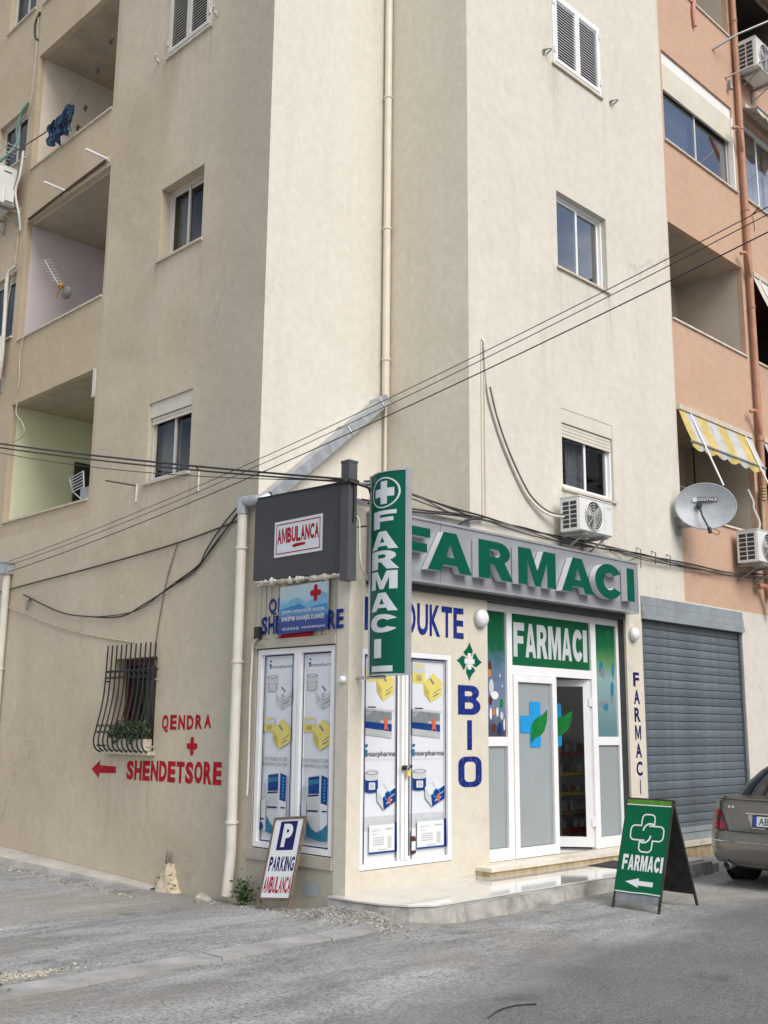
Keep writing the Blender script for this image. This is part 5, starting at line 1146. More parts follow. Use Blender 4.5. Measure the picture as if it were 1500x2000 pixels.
# ------------------------------------------------------------------ round wall lamps
def wall_lamp(u, z, r, label):
    t = thing('wall_lamp', label, 'wall lamp', F(u, z-r, .05))
    m = MB(); m.tube([F(u, z, 0), F(u, z, .045)], r, 24); m.build('base', M['plight'], t)
    m = MB(); m.grid(lambda a, b: F(u+r*.93*math.cos(2*math.pi*a)*math.cos(b*math.pi/2), z+r*.93*math.sin(2*math.pi*a)*math.cos(b*math.pi/2), .045+.055*math.sin(b*math.pi/2)), 24, 6); m.build('cover', M['lamp'], t)
wall_lamp(9.26, 2.84, .105, 'round white wall lamp left of the pharmacy entrance')
wall_lamp(12.43, 2.87, .095, 'round white wall lamp on the narrow strip right of the pharmacy entrance')

t = thing('door_bell', 'small white knob on the corner pillar beside the blade sign', 'knob', (7.10, 7.74, 2.06))
m = MB(); m.tube([(7.127, 7.74, 2.07), (7.09, 7.74, 2.07), (7.075, 7.74, 2.07)], [.035, .035, .022], 12); m.build('cover', M['lamp'], t)
# ------------------------------------------------------------------ iron grille with a bulging foot, flower trough inside
t = thing('window_grille', 'black bulging iron grille over the ground floor lane window', 'grille', S(-11.6, 1.25, .2))
ya, yb = 11.03, 12.13
def prof_(v): return .055+.0*v if v > 2.0 else .055+.19*sst(2.05, 1.5, v)
zs = [2.60, 2.40, 2.2, 2.0, 1.85, 1.7, 1.55, 1.45, 1.38, 1.32, 1.285]
ds = [.05, .055, .06, .07, .09, .12, .155, .175, .17, .14, .08]
for k in range(11):
    y = ya+(yb-ya)*k/10
    m = MB(); m.tube(smooth_path([S(-y, z, d) for z, d in zip(zs, ds)], 3), .0105, 5); m.build('bar', M['black'], t)
for z, d in ((2.275, .060), (1.52, .165), (1.61, .145), (1.285, .08), (2.185, .062)):
    m = MB(); 
    if z in (2.275, 1.285): m.tube([S(-yb, z, .0), S(-yb, z, d), S(-ya, z, d), S(-ya, z, .0)], .010, 5)
    else: m.tube([S(-yb, z, d), S(-ya, z, d)], .007, 5)
    m.build('rail', M['black'], t)
for z0_, d_ in ((2.23, .062), (1.565, .155)):
    m = MB()
    for k in range(10):
        y = ya+(yb-ya)*(k+.5)/10; w = .05
        m.tube([S(-(y+w*.9*math.cos(a)), z0_+.035*math.sin(a), d_) for a in [math.pi*2*i/10 for i in range(11)]], .006, 4, cap=False)
    m.build('scroll_band', M['black'], t)
for yy in (ya-.015, yb+.015):
    for z in (1.36, 2.15): m = MB(); m.tube([S(-yy, z, .0), S(-yy, z, .12 if z < 2 else .05)], .010, 5); m.build('stay', M['rubble_w'] if yy < 11.5 else M['black'], t)
def leaves(m, pts_fn, n, size, mats):
    for _ in range(n):
        c = Vector(pts_fn()); a = Vector((rnd.gauss(0, 1), rnd.gauss(0, 1), rnd.gauss(0, .7))).normalized(); b = a.cross(Vector((rnd.gauss(0, 1), rnd.gauss(0, 1), rnd.gauss(0, 1)))).normalized()
        s_ = size*rnd.uniform(.6, 1.35); mi = rnd.choice(mats)
        m.face([c-a*s_, c+b*s_*.42+a*.1*s_, c+a*s_, c-b*s_*.42+a*.1*s_], mi)
t = thing('flower_trough', 'leafy green plant in a pale trough behind the iron grille', 'plant', S(-11.42, 1.315, .05))
m = MB(); m.box(S, -11.86, -11.12, 1.315, 1.45, -.02, .12); m.build('trough', M['stone'], t)
m = MB()
def pf():
    k = rnd.random(); y = 11.12+.72*k; return S(-y, 1.47+rnd.uniform(-.04, .14)+.05*math.sin(k*14), .06+rnd.uniform(-.07, .12))
leaves(m, pf, 520, .036, [0, 0, 1])
for k in range(14): y = rnd.uniform(11.15, 11.82); m.tube([S(-y, 1.44, .05), S(-y+rnd.uniform(-.05, .05), 1.56, rnd.uniform(.0, .14))], .004, 4, 0)
m.build('foliage', [M['leaf1'], M['leaf2']], t)
t = thing('weed', 'dark green weed growing at the foot of the white drainpipe', 'plant', (6.98, 9.05, -.15))
m = MB(); leaves(m, lambda: (6.98+rnd.gauss(0, .04), 9.03+rnd.gauss(0, .05), -.13+abs(rnd.gauss(0, .10))), 330, .026, [0, 0, 0, 1]); m.build('foliage', [M['leaf1'], M['leaf2']], t)
m = MB()
for k in range(16): m.tube([(6.98, 9.05, -.18), (6.98+rnd.gauss(0, .05), 9.03+rnd.gauss(0, .06), -.04+rnd.uniform(0, .13))], .003, 4)
m.build('stem', M['leaf1'], t)

# ------------------------------------------------------------------ balcony things on the lane side
t = thing('balcony_pole', 'pale rod sticking out above the lilac balcony, nearest the plain wall', 'rod', S(-13.05, 9.78, .2), 'pale rods over the lilac balcony')
m = MB(); m.tube([S(-13.05, 9.775, 0), S(-13.05, 9.79, .37)], .022, 8); m.build('rod', M['white'], t)
m = MB(); m.box(S, -13.10, -13.0, 9.72, 9.80, 0, .02); m.build('foot', M['stone'], t)
copy_tree(t, (0, 1.25, -.04), 'pale rod sticking out above the middle of the lilac balcony')
m = MB(); m.tube(smooth_path([S(-15.5, 9.68, .02), S(-14.7, 9.70, .035), S(-14.0, 9.72, .03), S(-13.05, 9.74, .03)], 4), .016, 5); m.tube(smooth_path([S(-15.5, 9.70, .01), S(-14.5, 9.73, .02), S(-13.1, 9.78, .02)], 4), .012, 5); tag(m.build('awning_rail', M['rust']), 'bare rusty awning rail along the top of the lilac balcony', 'rail')
def cloth_mat():
    m, t_, p = _new('patterned_cloth'); co = _coord(t_); n_ = _noise(t_, 9.0, 3, co); n_.inputs['Distortion'].default_value = 1.5
    r = _ramp(t_, n_.outputs['Fac'], 0.40, 0.60, (0.006, 0.008, 0.022), (0.05, 0.13, 0.15)); e = r.color_ramp.elements.new(.5); e.color = (0.008, 0.02, 0.10, 1)
    t_.links.new(r.outputs[0], p.inputs['Base Color']); p.inputs['Roughness'].default_value = .85; return m
M['cloth'] = cloth_mat()
m = MB()
def cl(a, b): 
    u = -14.86+.60*a; top = 10.99+.12*a; ln = .20+.27*abs(math.sin(a*2.9+.2))-.10*math.exp(-((a-.30)/.12)**2)
    return S(u+.05*math.sin(b*4+a*9), top-ln*b+.03*math.sin(a*19), .10+.04*math.sin(a*23+b*5)+.02*math.sin(b*11))
m.grid(cl, 40, 14); m.sphere(S(-14.24, 11.10, .10), .05, .08, .06, 8); m.grid(lambda a, b: S(-14.30+.22*a+.04*math.sin(b*6), 11.08-.46*b+.03*math.sin(a*9), .10+.03*math.sin(a*12+b*5)), 10, 12)
tag(m.build('laundry', M['cloth']), 'crumpled blue and green cloth drying over the cream balcony', 'laundry')
m = MB(); m.tube(smooth_path([S(-15.85, 10.88, .28), S(-15.4, 10.86, .24), S(-14.92, 10.98, .10)], 5), .012, 5); m.tube(smooth_path([S(-14.9, 11.0, .09), S(-14.2, 11.15, .09), S(-13.3, 11.75, .02), S(-13.1, 11.95, -.02)], 6), .005, 4); tag(m.build('clothes_line', M['cable_g']), 'clothes line holding the blue and green cloth', 'line')
for lb, y, z, dx in (('small dark peg nearest the corner of the cream balcony', 13.25, 11.85, .3), ('dark bat shaped peg on the line of the cream balcony', 13.9, 11.0, .4), ('dark cross shaped peg low in the cream balcony', 14.1, 10.75, .5), ('dark peg in the middle of the line over the cream balcony', 13.6, 11.5, .3)):
    m = MB(); m.tube([S(-y, z+.05, -.02), S(-y, z-.05, -.02)], .018, 5); m.tube([S(-y-.06, z+.02, -.02), S(-y+.06, z-.01, -.02)], .012, 5); tag(m.build('clothes_peg', M['black']), lb, 'clothes peg')
t = thing('television_antenna', 'thin rake shaped television antenna in the lilac balcony', 'antenna', S(-14.3, 7.9, -.02))
m = MB(); A0, A1 = S(-14.75, 8.72, .04), S(-14.28, 8.15, .0); m.tube([A0, A1], .008, 5); m.build('boom', M['alu'], t)
for k in range(8):
    p = A0+(A1-A0)*(k/9); h = .13-.006*k; m = MB(); m.tube([p+Vector((-.05, h, .02)), p+Vector((.05, -h, -.02))], .005, 4); m.build('element', M['alu'], t)
m = MB(); m.sphere(S(-14.14, 8.02, -.05), .06, .11, .10, 14, 0, 8); m.sphere(S(-14.28, 8.17, -.02), .05, .07, .05, 8, 1); m.tube(smooth_path([S(-14.22, 8.12, 0), S(-14.32, 8.06, 0), S(-14.36, 7.98, 0)], 4), .012, 5, 1)
tag(m.build('basket', [M['rubble'], M['shelf_or']]), 'round grey basket with an orange patch hanging below the antenna in the lilac balcony', 'basket')
t = thing('drying_rack', 'white folding drying rack leaning out of the pale green balcony', 'drying rack', S(-13.3, 4.65, -.2))
for k in range(6): m = MB(); f = k/5; m.tube([S(-13.36+.06*f, 4.98-.20*f, .10-.02*f), S(-13.0+.01*f, 5.03-.21*f, .09-.02*f)], .008, 5); m.build('bar', M['plight'], t)
m = MB(); m.tube([S(-13.36, 4.98, .10), S(-13.28, 4.78, .07), S(-13.2, 4.66, -.05)], .010, 5); m.tube([S(-13.0, 5.03, .09), S(-12.99, 4.8, .07)], .010, 5); m.build('frame', M['plight'], t)
m = MB(); m.box(S, -13.25, -13.0, 4.66, 4.84, -.1, -.02); tag(m.build('towel', M['dish']), 'grey folded towel under the drying rack of the pale green balcony', 'towel')

# ------------------------------------------------------------------ wires and cables
def wire(name, label, pts, r, mat_, group=None, n=6, k=5, cat='cable'):
    m = MB(); m.tube(smooth_path(pts, n) if n else pts, r, k, cap=False); return tag(m.build(name, M[mat_]), label, cat, group)
def sag(a, b, s, n=28):
    a, b = Vector(a), Vector(b); return [a+(b-a)*(i/n)-Vector((0, 0, s*4*(i/n)*(1-i/n))) for i in range(n+1)]
for lb, z0, zr, s_, g_ in (('topmost of the three thin wires crossing the whole view', 3.97, 5.44, .30, None), ('middle one of the three thin wires crossing the whole view', 3.91, 5.40, .32, None), ('lowest and darkest of the three thin wires crossing the whole view', 3.81, 5.24, .28, None)):
    a = Vector((6.99, 14.94, z0)); b = Vector((6.71, 3.0, zr)); b2 = a+(b-a)*1.35
    wire('overhead_wire', lb, sag(a, b2, s_), .0044 if 'lowest' not in lb else .006, 'cable', 'thin wires across the facade', 0, 4)
PT = (6.99, 7.6, 4.03)
for i, (dz, dy, s_, lb) in enumerate(((0, 0, .06, 'thick black cable from the left edge to the sign post, upper strand'), (-.045, .05, .08, 'thick black cable from the left edge to the sign post, lower strand'), (-.02, -.04, .20, 'slack thin strand hanging under the thick black cable at the sign post'))):
    wire('power_cable', lb, sag((5.99, 16.6, 6.10+dz), (6.985, 7.60+dy*.5, 4.04+dz*.5), s_, 30), (.012, .010, .005)[i], 'cable', 'black cables ending at the sign post', 0, 6)
wire('power_cable', 'short black cables joining the sign post to the blade sign', [(7.0, 7.56, 4.02), (7.1, 7.52, 3.99), (7.2, 7.50, 3.97), (7.25, 7.52, 3.92)], .014, 'cable')
wire('power_cable', 'black flex running down the sign post', [(7.06, 7.56, 4.0), (7.065, 7.555, 3.85), (7.06, 7.557, 3.62)], .012, 'cable')
wire('power_cable', 'pale flex looping below the sign post to the sign box', [(7.10, 7.562, 3.68), (7.135, 7.555, 3.6), (7.14, 7.55, 3.3), (7.19, 7.56, 3.15), (7.30, 7.60, 3.06)], .011, 'hose')
t = [(7.24, 7.60, 4.06), (7.6, 7.7, 4.13), (8.11, 7.76, 4.11), (8.8, 7.77, 4.03), (9.31, 7.77, 4.02), (10.08, 7.77, 4.0), (10.97, 7.75, 3.96), (12.08, 7.77, 4.0), (12.71, 7.77, 3.99), (13.95, 7.77, 3.98), (15.19, 7.76, 4.02), (16.58, 7.76, 4.10), (19, 7.76, 4.12)]
for i, (r, lb) in enumerate(((.012, 'thickest black cable strung along the street wall over the sign box'), (.009, 'black cable strung just under the thickest one along the street wall'), (.009, 'grey brown cable hanging lowest along the street wall'), (.007, 'thin black cable wound round the others along the street wall'))):
    ph = i*1.9
    wire('power_cable', lb, [(x, y-.012*i, z-.022*i+(.022*math.sin(j*2.3+ph) if 1 < j else 0)) for j, (x, y, z) in enumerate(t)], r, ('cable', 'cable', 'cable_g', 'cable')[i], 'cables along the street wall')
wire('power_cable', 'slack dark wire from behind the blade sign to the cream corner', [(7.3, 7.7, 3.90), (8.2, 7.74, 3.93), (8.8, 7.74, 3.98), (9.3, 7.76, 4.0)], .010, 'cable')
wire('power_cable', 'flat dark wire just above the left end of the sign box', [(7.35, 7.66, 3.86), (8.0, 7.7, 3.88), (8.7, 7.74, 3.95), (9.28, 7.76, 3.99)], .011, 'cable')
wire('power_cable', 'black cable end dropping onto the top of the sign box', [(9.30, 7.76, 3.99), (9.05, 7.72, 3.95), (8.85, 7.68, 3.88), (8.72, 7.64, 3.82)], .016, 'cable')
for k, (x, lb) in enumerate(((12.62, 'first'), (13.0, 'second'), (13.4, 'third'))):
    m = MB(); m.tube([F(x, 4.07, 0), F(x, 4.04, .07), F(x, 3.78 if k == 0 else 3.88, .06)], .007, 4); tag(m.build('cable_hook', M['rust']), {'first': 'rusty hook with a long tail holding the cables at the end of the sign box', 'second': 'rusty cable hook halfway between the sign box and the satellite dish', 'third': 'rusty cable hook nearest to the satellite dish'}[lb], 'hook')
wire('power_cable', 'thin wire dangling from the air conditioner to the sign box', [(11.45, 7.6, 4.0), (11.8, 7.7, 3.92), (12.05, 7.68, 3.84)], .005, 'cable')
wire('power_cable', 'thin wire drooping to the right end of the sign box', [(12.6, 7.74, 3.98), (12.5, 7.72, 3.92), (12.2, 7.68, 3.82)], .005, 'cable')
hp = [(9.33, 7.785, 6.20), (9.36, 7.77, 6.14), (9.42, 7.775, 5.6), (9.55, 7.775, 5.25), (9.76, 7.775, 4.88), (10.05, 7.77, 4.5), (10.25, 7.76, 4.33), (10.5, 7.72, 4.22), (10.72, 7.62, 4.20)]
wire('hose', 'white drain hose swinging from the street wall down to the air conditioner', hp, .017, 'hose', cat='hose')
wire('power_cable', 'dark cable beside the white drain hose of the air conditioner', [(x+.035, y-.01, z+.03) for x, y, z in hp[2:]], .012, 'cable_g')
for dx, lb in ((0, 'left'), (.055, 'right')):
    m = MB(); m.box(F, 9.315+dx, 9.335+dx, 4.03, 6.20 if dx == 0 else 6.05, 0, .018); tag(m.build('cable_duct', M['cream_box']), lb+' one of the two thin cream cable ducts on the street wall', 'cable duct')
ca = [(9.45, 4.02), (9.98, 3.63), (10.30, 3.42), (10.78, 3.25), (11.38, 3.06), (11.9, 2.98), (12.67, 3.01), (13.51, 3.13), (14.62, 3.46)]
for i, (r, lb) in enumerate(((.010, 'slack black cable sagging across the lane wall above the grille'), (.007, 'thin black cable twisted along the sagging one on the lane wall'))):
    wire('power_cable', lb, [S(-y, z+.02*math.sin(j*2.1+i*2.4)*(j < 6), .03+.01*i) for j, (y, z) in enumerate(ca)], r, 'cable', 'cables hanging on the lane wall')
wire('power_cable', 'taut black cable fixed along the lane wall from pipe to pipe', [S(-9.45, 3.90, .02), S(-10.77, 3.77, .02), S(-12.75, 3.67, .02), S(-15.1, 3.58, .02), S(-17.5, 3.45, .02)], .010, 'cable', 'cables hanging on the lane wall')
wire('power_cable', 'thin loop of cable arching from the taut cable to the drainpipe', [S(-9.42, 4.1, .04), S(-9.8, 3.88, .03), S(-10.1, 3.62, .03), S(-10.25, 3.45, .03), S(-10.7, 3.29, .03)], .009, 'cable', 'cables hanging on the lane wall')
wire('power_cable', 'thin grey cable dropping from the taut cable to the iron grille', [S(-10.72, 3.77, .02), S(-10.90, 3.4, .015), S(-11.0, 3.05, .015), S(-11.09, 2.55, .02), S(-11.05, 2.3, .02)], .007, 'cable_g')
wire('power_cable', 'pale cable running from the far left drainpipe to the grille', [S(-16.5, 3.5, .02), S(-15.4, 3.37, .02), S(-13.48, 2.92, .02), S(-12.6, 2.76, .015), S(-11.6, 2.62, .01)], .009, 'cable_w')
m = MB(); m.tube([S(-14.45, 3.38, 0), S(-14.42, 3.34, .06), S(-14.44, 3.22, .05)], .02, 6); tag(m.build('insulator', M['rubble']), 'small grey insulator at the far end of the sagging cable', 'insulator')
for lb, pts_ in (('tan cord hanging left of the cream balcony', [(15.72, 13.5), (15.70, 12.7), (15.74, 12.0), (15.85, 11.7)]), ('tan cord hanging left of the lilac balcony down past the old air conditioner', [(15.80, 10.0), (15.82, 9.2), (15.95, 8.5), (16.1, 7.8)]), ('tan cord hanging below the lilac balcony', [(15.30, 7.63), (15.38, 7.3), (15.33, 6.95), (15.36, 6.75)]), ('tan cord hanging across the pale green balcony', [(15.33, 6.55), (15.34, 6.35), (15.1, 6.15), (15.02, 5.98), (15.25, 5.9), (15.7, 5.95)])):
    wire('cord', lb, [S(-y, z, .03) for y, z in pts_], .010, 'cable_w', cat='cord')
wire('hose', 'green and white hose coiled over the upper far left window', [S(-15.72, 11.86, .08), S(-15.85, 11.72, .12), S(-15.95, 11.4, .14), S(-15.9, 11.15, .14), S(-16.1, 10.85, .3), S(-16.4, 10.72, .46), S(-16.9, 10.70, .5)], .024, 'hose_g', cat='hose')
wire('hose', 'white hose bent over the lower far left window', [S(-15.70, 8.92, .06), S(-15.86, 8.86, .10), S(-15.93, 8.66, .10), S(-15.90, 8.2, .10), S(-15.84, 7.8, .12), S(-15.86, 7.4, .10), S(-15.98, 7.0, .08), S(-16.2, 6.8, .08)], .030, 'hose', cat='hose')
for k, lb in enumerate(('left one of the two tangled dark pipes beside the upper old air conditioner', 'right one of the two tangled dark pipes beside the upper old air conditioner')):
    wire('hose', lb, [S(-15.76+.05*k, 10.95, .1), S(-15.74+.06*k, 10.5, .14), S(-15.78+.03*k, 10.2, .16), S(-15.70+.02*k, 9.8, .10), S(-15.72, 9.55, .04)], .022, ('cable_g', 'hose')[k], cat='hose')
t = thing('clothes_rack', 'wire clothes rack fixed under the upper far left window', 'clothes rack', S(-16.1, 10.8, .3))
for k in range(7): m = MB(); m.tube([S(-15.75-.10*k, 11.02-.015*k, .12), S(-15.70-.10*k, 10.95-.015*k, .62)], .007, 4); m.build('bar', M['alu'], t)
m = MB(); m.tube([S(-15.72, 11.0, .36), S(-16.5, 10.9, .36)], .009, 4); m.tube([S(-15.70, 10.98, .58), S(-16.4, 10.88, .58)], .009, 4); m.build('rail', M['alu'], t)
m = MB(); m.tube([S(-17.4, 13.72, .0), S(-17.0, 13.70, .25)], .02, 6); m.tube([S(-17.1, 13.55, .12), S(-17.15, 13.85, .14)], .018, 6); tag(m.build('wall_hook', M['pipe_w']), 'pale cross shaped hook at the far left upper edge', 'hook')
m = MB(); m.tube(smooth_path([S(-15.70, 13.6, .02), S(-15.78, 13.4, .05), S(-15.72, 13.12, .06), S(-15.68, 13.05, .02)], 4), .02, 5); tag(m.build('cable_stub', M['cable']), 'short black cable stub above the left corner of the cream balcony', 'cable')
t = thing('junction_box', 'small black plug box with a white cable left of the blue painted words', 'electric box', S(-9.06, 2.52, .03))
m = MB(); m.box(S, -9.10, -9.02, 2.535, 2.66, .022, .075); m.build('box', M['black'], t)
m = MB(); m.tube(smooth_path([S(-9.06, 2.54, .05), S(-9.14, 2.48, .05), S(-9.175, 2.3, .03), S(-9.185, 1.9, .03), S(-9.175, 1.3, .03), S(-9.18, .9, .03)], 5), .012, 6); m.build('cable', M['hose'], t)

# ------------------------------------------------------------------ tiled platform, doorstep, mat
outl = [(7.02, 7.80), (7.03, 7.45), (7.08, 7.18), (7.20, 6.92), (7.42, 6.75), (7.75, 6.68), (8.34, 6.67), (10.3, 6.79), (12.44, 6.80), (12.44, 7.80)]
pf_ = tag(thing('platform', None, None, (9.7, 7.3, -.15)), kind='structure')
m = MB(); m.face([(x, y, .040) for x, y in outl])
for (x0, y0), (x1, y1) in zip(outl, outl[1:]):
    nn = max(1, int(math.hypot(x1-x0, y1-y0)/.12))
    for k in range(nn):
        a_, b_ = k/nn, (k+1)/nn; wob = lambda f: .014*math.sin((x0+(x1-x0)*f)*13)+.010*math.sin((y0+(y1-y0)*f)*29)
        p = [(x0+(x1-x0)*f, y0+(y1-y0)*f) for f in (a_, b_)]; cx_, cy_ = 9.5, 9.0
        o_ = [(px+(px-cx_)*0-(0 if px > 7.3 else .03), py-.035-.02*math.sin(px*7)) for px, py in p]
        m.face([(o_[0][0], o_[0][1]+wob(a_), -.3), (o_[1][0], o_[1][1]+wob(b_), -.3), (p[1][0], p[1][1]+.4*wob(b_)-.004, .040), (p[0][0], p[0][1]+.4*wob(a_)-.004, .040)])
m.build('slab', M['concrete'], pf_)
hull = [(x-.012 if x < 7.3 else x, y-.012) for x, y in outl[:-2]]+[(12.45, 6.79), (12.45, 7.795)]
def edges(h): return [(a, b) for a, b in zip(h, h[1:]+h[:1])]
xx = 6.9
while xx < 12.5:
    for y0_, y1_ in ((6.45, 7.05), (7.05, 7.65), (7.65, 8.0)):
        pl_ = [(xx+.0015, y0_+.0015), (xx+.5985, y0_+.0015), (xx+.5985, y1_-.0015), (xx+.0015, y1_-.0015)]
        for a, b in edges(hull): pl_ = clip(pl_, lambda p, a=a, b=b: (b[0]-a[0])*(p[1]-a[1])-(b[1]-a[1])*(p[0]-a[0])) if pl_ else pl_
        if len(pl_) < 3: continue
        m = MB(); dz = rnd.uniform(-.0006, .0006); m.prism(W_, [(p[0], p[1]) for p in pl_], .0, .0) if False else None
        m.face([(p[0], p[1], .060+dz) for p in pl_])
        for a, b in edges(pl_): m.face([(a[0], a[1], .045), (b[0], b[1], .045), (b[0], b[1], .060+dz), (a[0], a[1], .060+dz)])
        m.build('tile', M['tile'], pf_)
    xx += .6
m = MB(); m.box(W_, 12.46, 12.72, 6.86, 7.2, -.25, -.005); tag(m.build('stone_block', M['concrete']), 'low rough concrete block at the right end of the tiled platform', 'block')
ds_ = thing('doorstep', 'long polished cream stone step in front of the pharmacy door', 'step', (10.7, 7.7, .06))
for a, b in ((9.16, 10.70), (10.703, 12.30)):
    m = MB(); m.box(W_, a, b, 7.575, 7.915, .108, .145); m.build('tread', M['marble'], ds_)
m = MB(); m.box(W_, 9.165, 12.295, 7.60, 7.795, .061, .107); m.build('riser', M['tan_tile'], ds_)
m = MB()
m.grid(lambda a, b: (10.82+.62*a-.05*b, 7.02+.05*a+.46*b, .0645+.004*math.sin(a*5+b*3)), 6, 4); m.face([(10.82, 7.02, .061), (11.44, 7.07, .061), (11.44, 7.07, .066), (10.82, 7.02, .066)]); tag(m.build('door_mat', M['mat']), 'dark grey rubber door mat on the tiled platform', 'mat')

# ------------------------------------------------------------------ green folding pavement board
ab = thing('folding_board', 'green folding pavement board with a white cross outline and an arrow', 'sign board', (9.7, 5.95, -.1))
sv = Vector((.35, 0, 1.02)).normalized(); sn = Vector((-sv.z, 0, sv.x)); LB = 1.078
def AB_(u, v, d): return Vector((9.35, 6.21-u, gz(9.35, 5.95)+.0))+sv*v+sn*d
bv = Vector((-.38, 0, 1.02)).normalized(); bn = Vector((bv.z, 0, -bv.x)); bn = Vector((abs(bv.z), 0, .35)).normalized()
def AK(u, v, d): return Vector((10.08, 6.21-u, gz(10.08, 5.95)))+bv*v+bn*d
WB = .53
m = MB(); m.box(AB_, .015, WB-.015, .075, LB-.01, -.004, .004); m.build('front_panel', M['board_metal'], ab)
m = MB(); m.box(AK, .015, WB-.015, .12, LB, -.004, .004); m.build('back_panel', M['board_back'], ab)
for P_ in (AB_, AK):
    for u in (0.0, WB-.022):
        m = MB(); m.box(P_, u, u+.022, 0, LB, -.012, .010 if P_ is AB_ else .012); m.build('leg', M['board_back'], ab)
m = MB(); m.box(AB_, 0, WB, LB-.004, LB+.014, -.03, .012); m.build('hinge_bar', M['board_back'], ab)
m = MB()
m.rect(AB_, .012, WB-.012, .155, LB-.05, .0125, 0); m.rect(AB_, .012, WB-.012, LB-.046, LB-.004, .0125, 1)
m.rect(AB_, .012, WB-.012, LB-.060, LB-.050, .0132, 2); m.flat(AB_, [(.012, .160), (.2, .158), (.36, .164), (WB-.012, .160), (WB-.012, .170), (.36, .174), (.2, .168), (.012, .170)], .0132, 2)
def stroke(pts, w, d, mi):
    for k in range(len(pts)-1):
        a, b = Vector(pts[k]), Vector(pts[k+1]); t_ = (b-a); 
        if t_.length < 1e-6: continue
        t_.normalize(); n_ = Vector((-t_.y, t_.x))*w/2; e_ = t_*w*.25
        m.flat(AB_, [tuple(a-e_-n_), tuple(b+e_-n_), tuple(b+e_+n_), tuple(a-e_+n_)], d+(k % 2)*.0002, mi)
def arc(cx, cy, r, a0, a1, n_=5): return [(cx+r*math.cos(math.radians(a0+(a1-a0)*k/n_)), cy+r*math.sin(math.radians(a0+(a1-a0)*k/n_))) for k in range(n_+1)]
cx, cy, r, w, q_ = .285, .745, .185, .072, .045
pth = arc(cx+w-q_, cy+r-q_, q_, 0, 90)+arc(cx-w+q_, cy+r-q_, q_, 90, 180)+[(cx-w, cy+w)]+arc(cx-r+q_, cy+w-q_, q_, 90, 180)+arc(cx-r+q_, cy-w+q_, q_, 180, 270)+[(cx-.02, cy-w)]
stroke(pth, .014, .0134, 2)
pth = arc(cx-w+q_, cy-r+q_, q_, 180, 270)+arc(cx+w-q_, cy-r+q_, q_, 270, 360)+[(cx+w, cy-w)]+arc(cx+r-q_, cy-w+q_, q_, 270, 360)+arc(cx+r-q_, cy+w-q_, q_, 0, 90)+[(cx+.02, cy+w)]
stroke([(cx-w, cy-w-.005)]+pth, .014, .0134, 2); stroke([(cx+w, cy+w+.004), (cx+w, cy+r-q_)], .014, .0134, 2)
stroke([(cx+w, cy+w+.01)]+arc(cx+.03, cy+.02, .075, 60, 175, 7), .017, .0138, 2); stroke([(cx-w, cy-w-.01)]+arc(cx-.03, cy-.02, .075, 240, 355, 7), .017, .0138, 2)
word_on(m, AB_, 'FARMACI', .055, .505, .375, .525, .0134, 2, .03, .13, heavy=True)
m.flat(AB_, [(.115, .262), (.265, .305), (.265, .280), (.425, .280), (.425, .236), (.265, .236), (.265, .215)], .0134, 2)
m.build('print', [M['green_a'], M['lime'], M['print_white']], ab)
m = MB(); m.tube([AB_(.02, .42, -.01), AK(.02, .42, -.01)], .006, 4); m.build('stay', M['board_back'], ab)

# ------------------------------------------------------------------ parking board leaning at the lane wall
pb = thing('parking_board', 'white parking board in a brown frame leaning against the lane window', 'sign board', (6.9, 8.42, -.14))
sv2 = Vector((.21, 0, .845)).normalized(); sn2 = Vector((-sv2.z, 0, sv2.x))
def PP(u, v, d): return Vector((6.87, 8.66-u, -.135+.10*u))+sv2*v+sn2*d+Vector((0, .02*v, 0))
m = MB(); m.box(PP, .02, .46, .085, .85, -.006, .004); m.build('panel', M['print_white'], pb)
for u in (0, .458): m = MB(); m.box(PP, u, u+.022, 0, .865, -.016, .012); m.build('side_rail', M['wood'], pb)
for v in (.075, .845): m = MB(); m.box(PP, .022, .458, v, v+.022, -.016, .012); m.build('cross_rail', M['wood'], pb)
m = MB(); m.rect(PP, .115, .375, .545, .825, .0045, 0); m.text(PP, 'P', .175, .325, .575, .800, .0055, 2, .05)
word_on(m, PP, 'PARKING', .055, .435, .345, .485, .0045, 0, .04, .10); word_on(m, PP, 'AMBULANCA', .035, .445, .140, .295, .0045, 1, .035, .08)
m.build('print', [M['navy'], M['paint_red'], M['print_white']], pb)

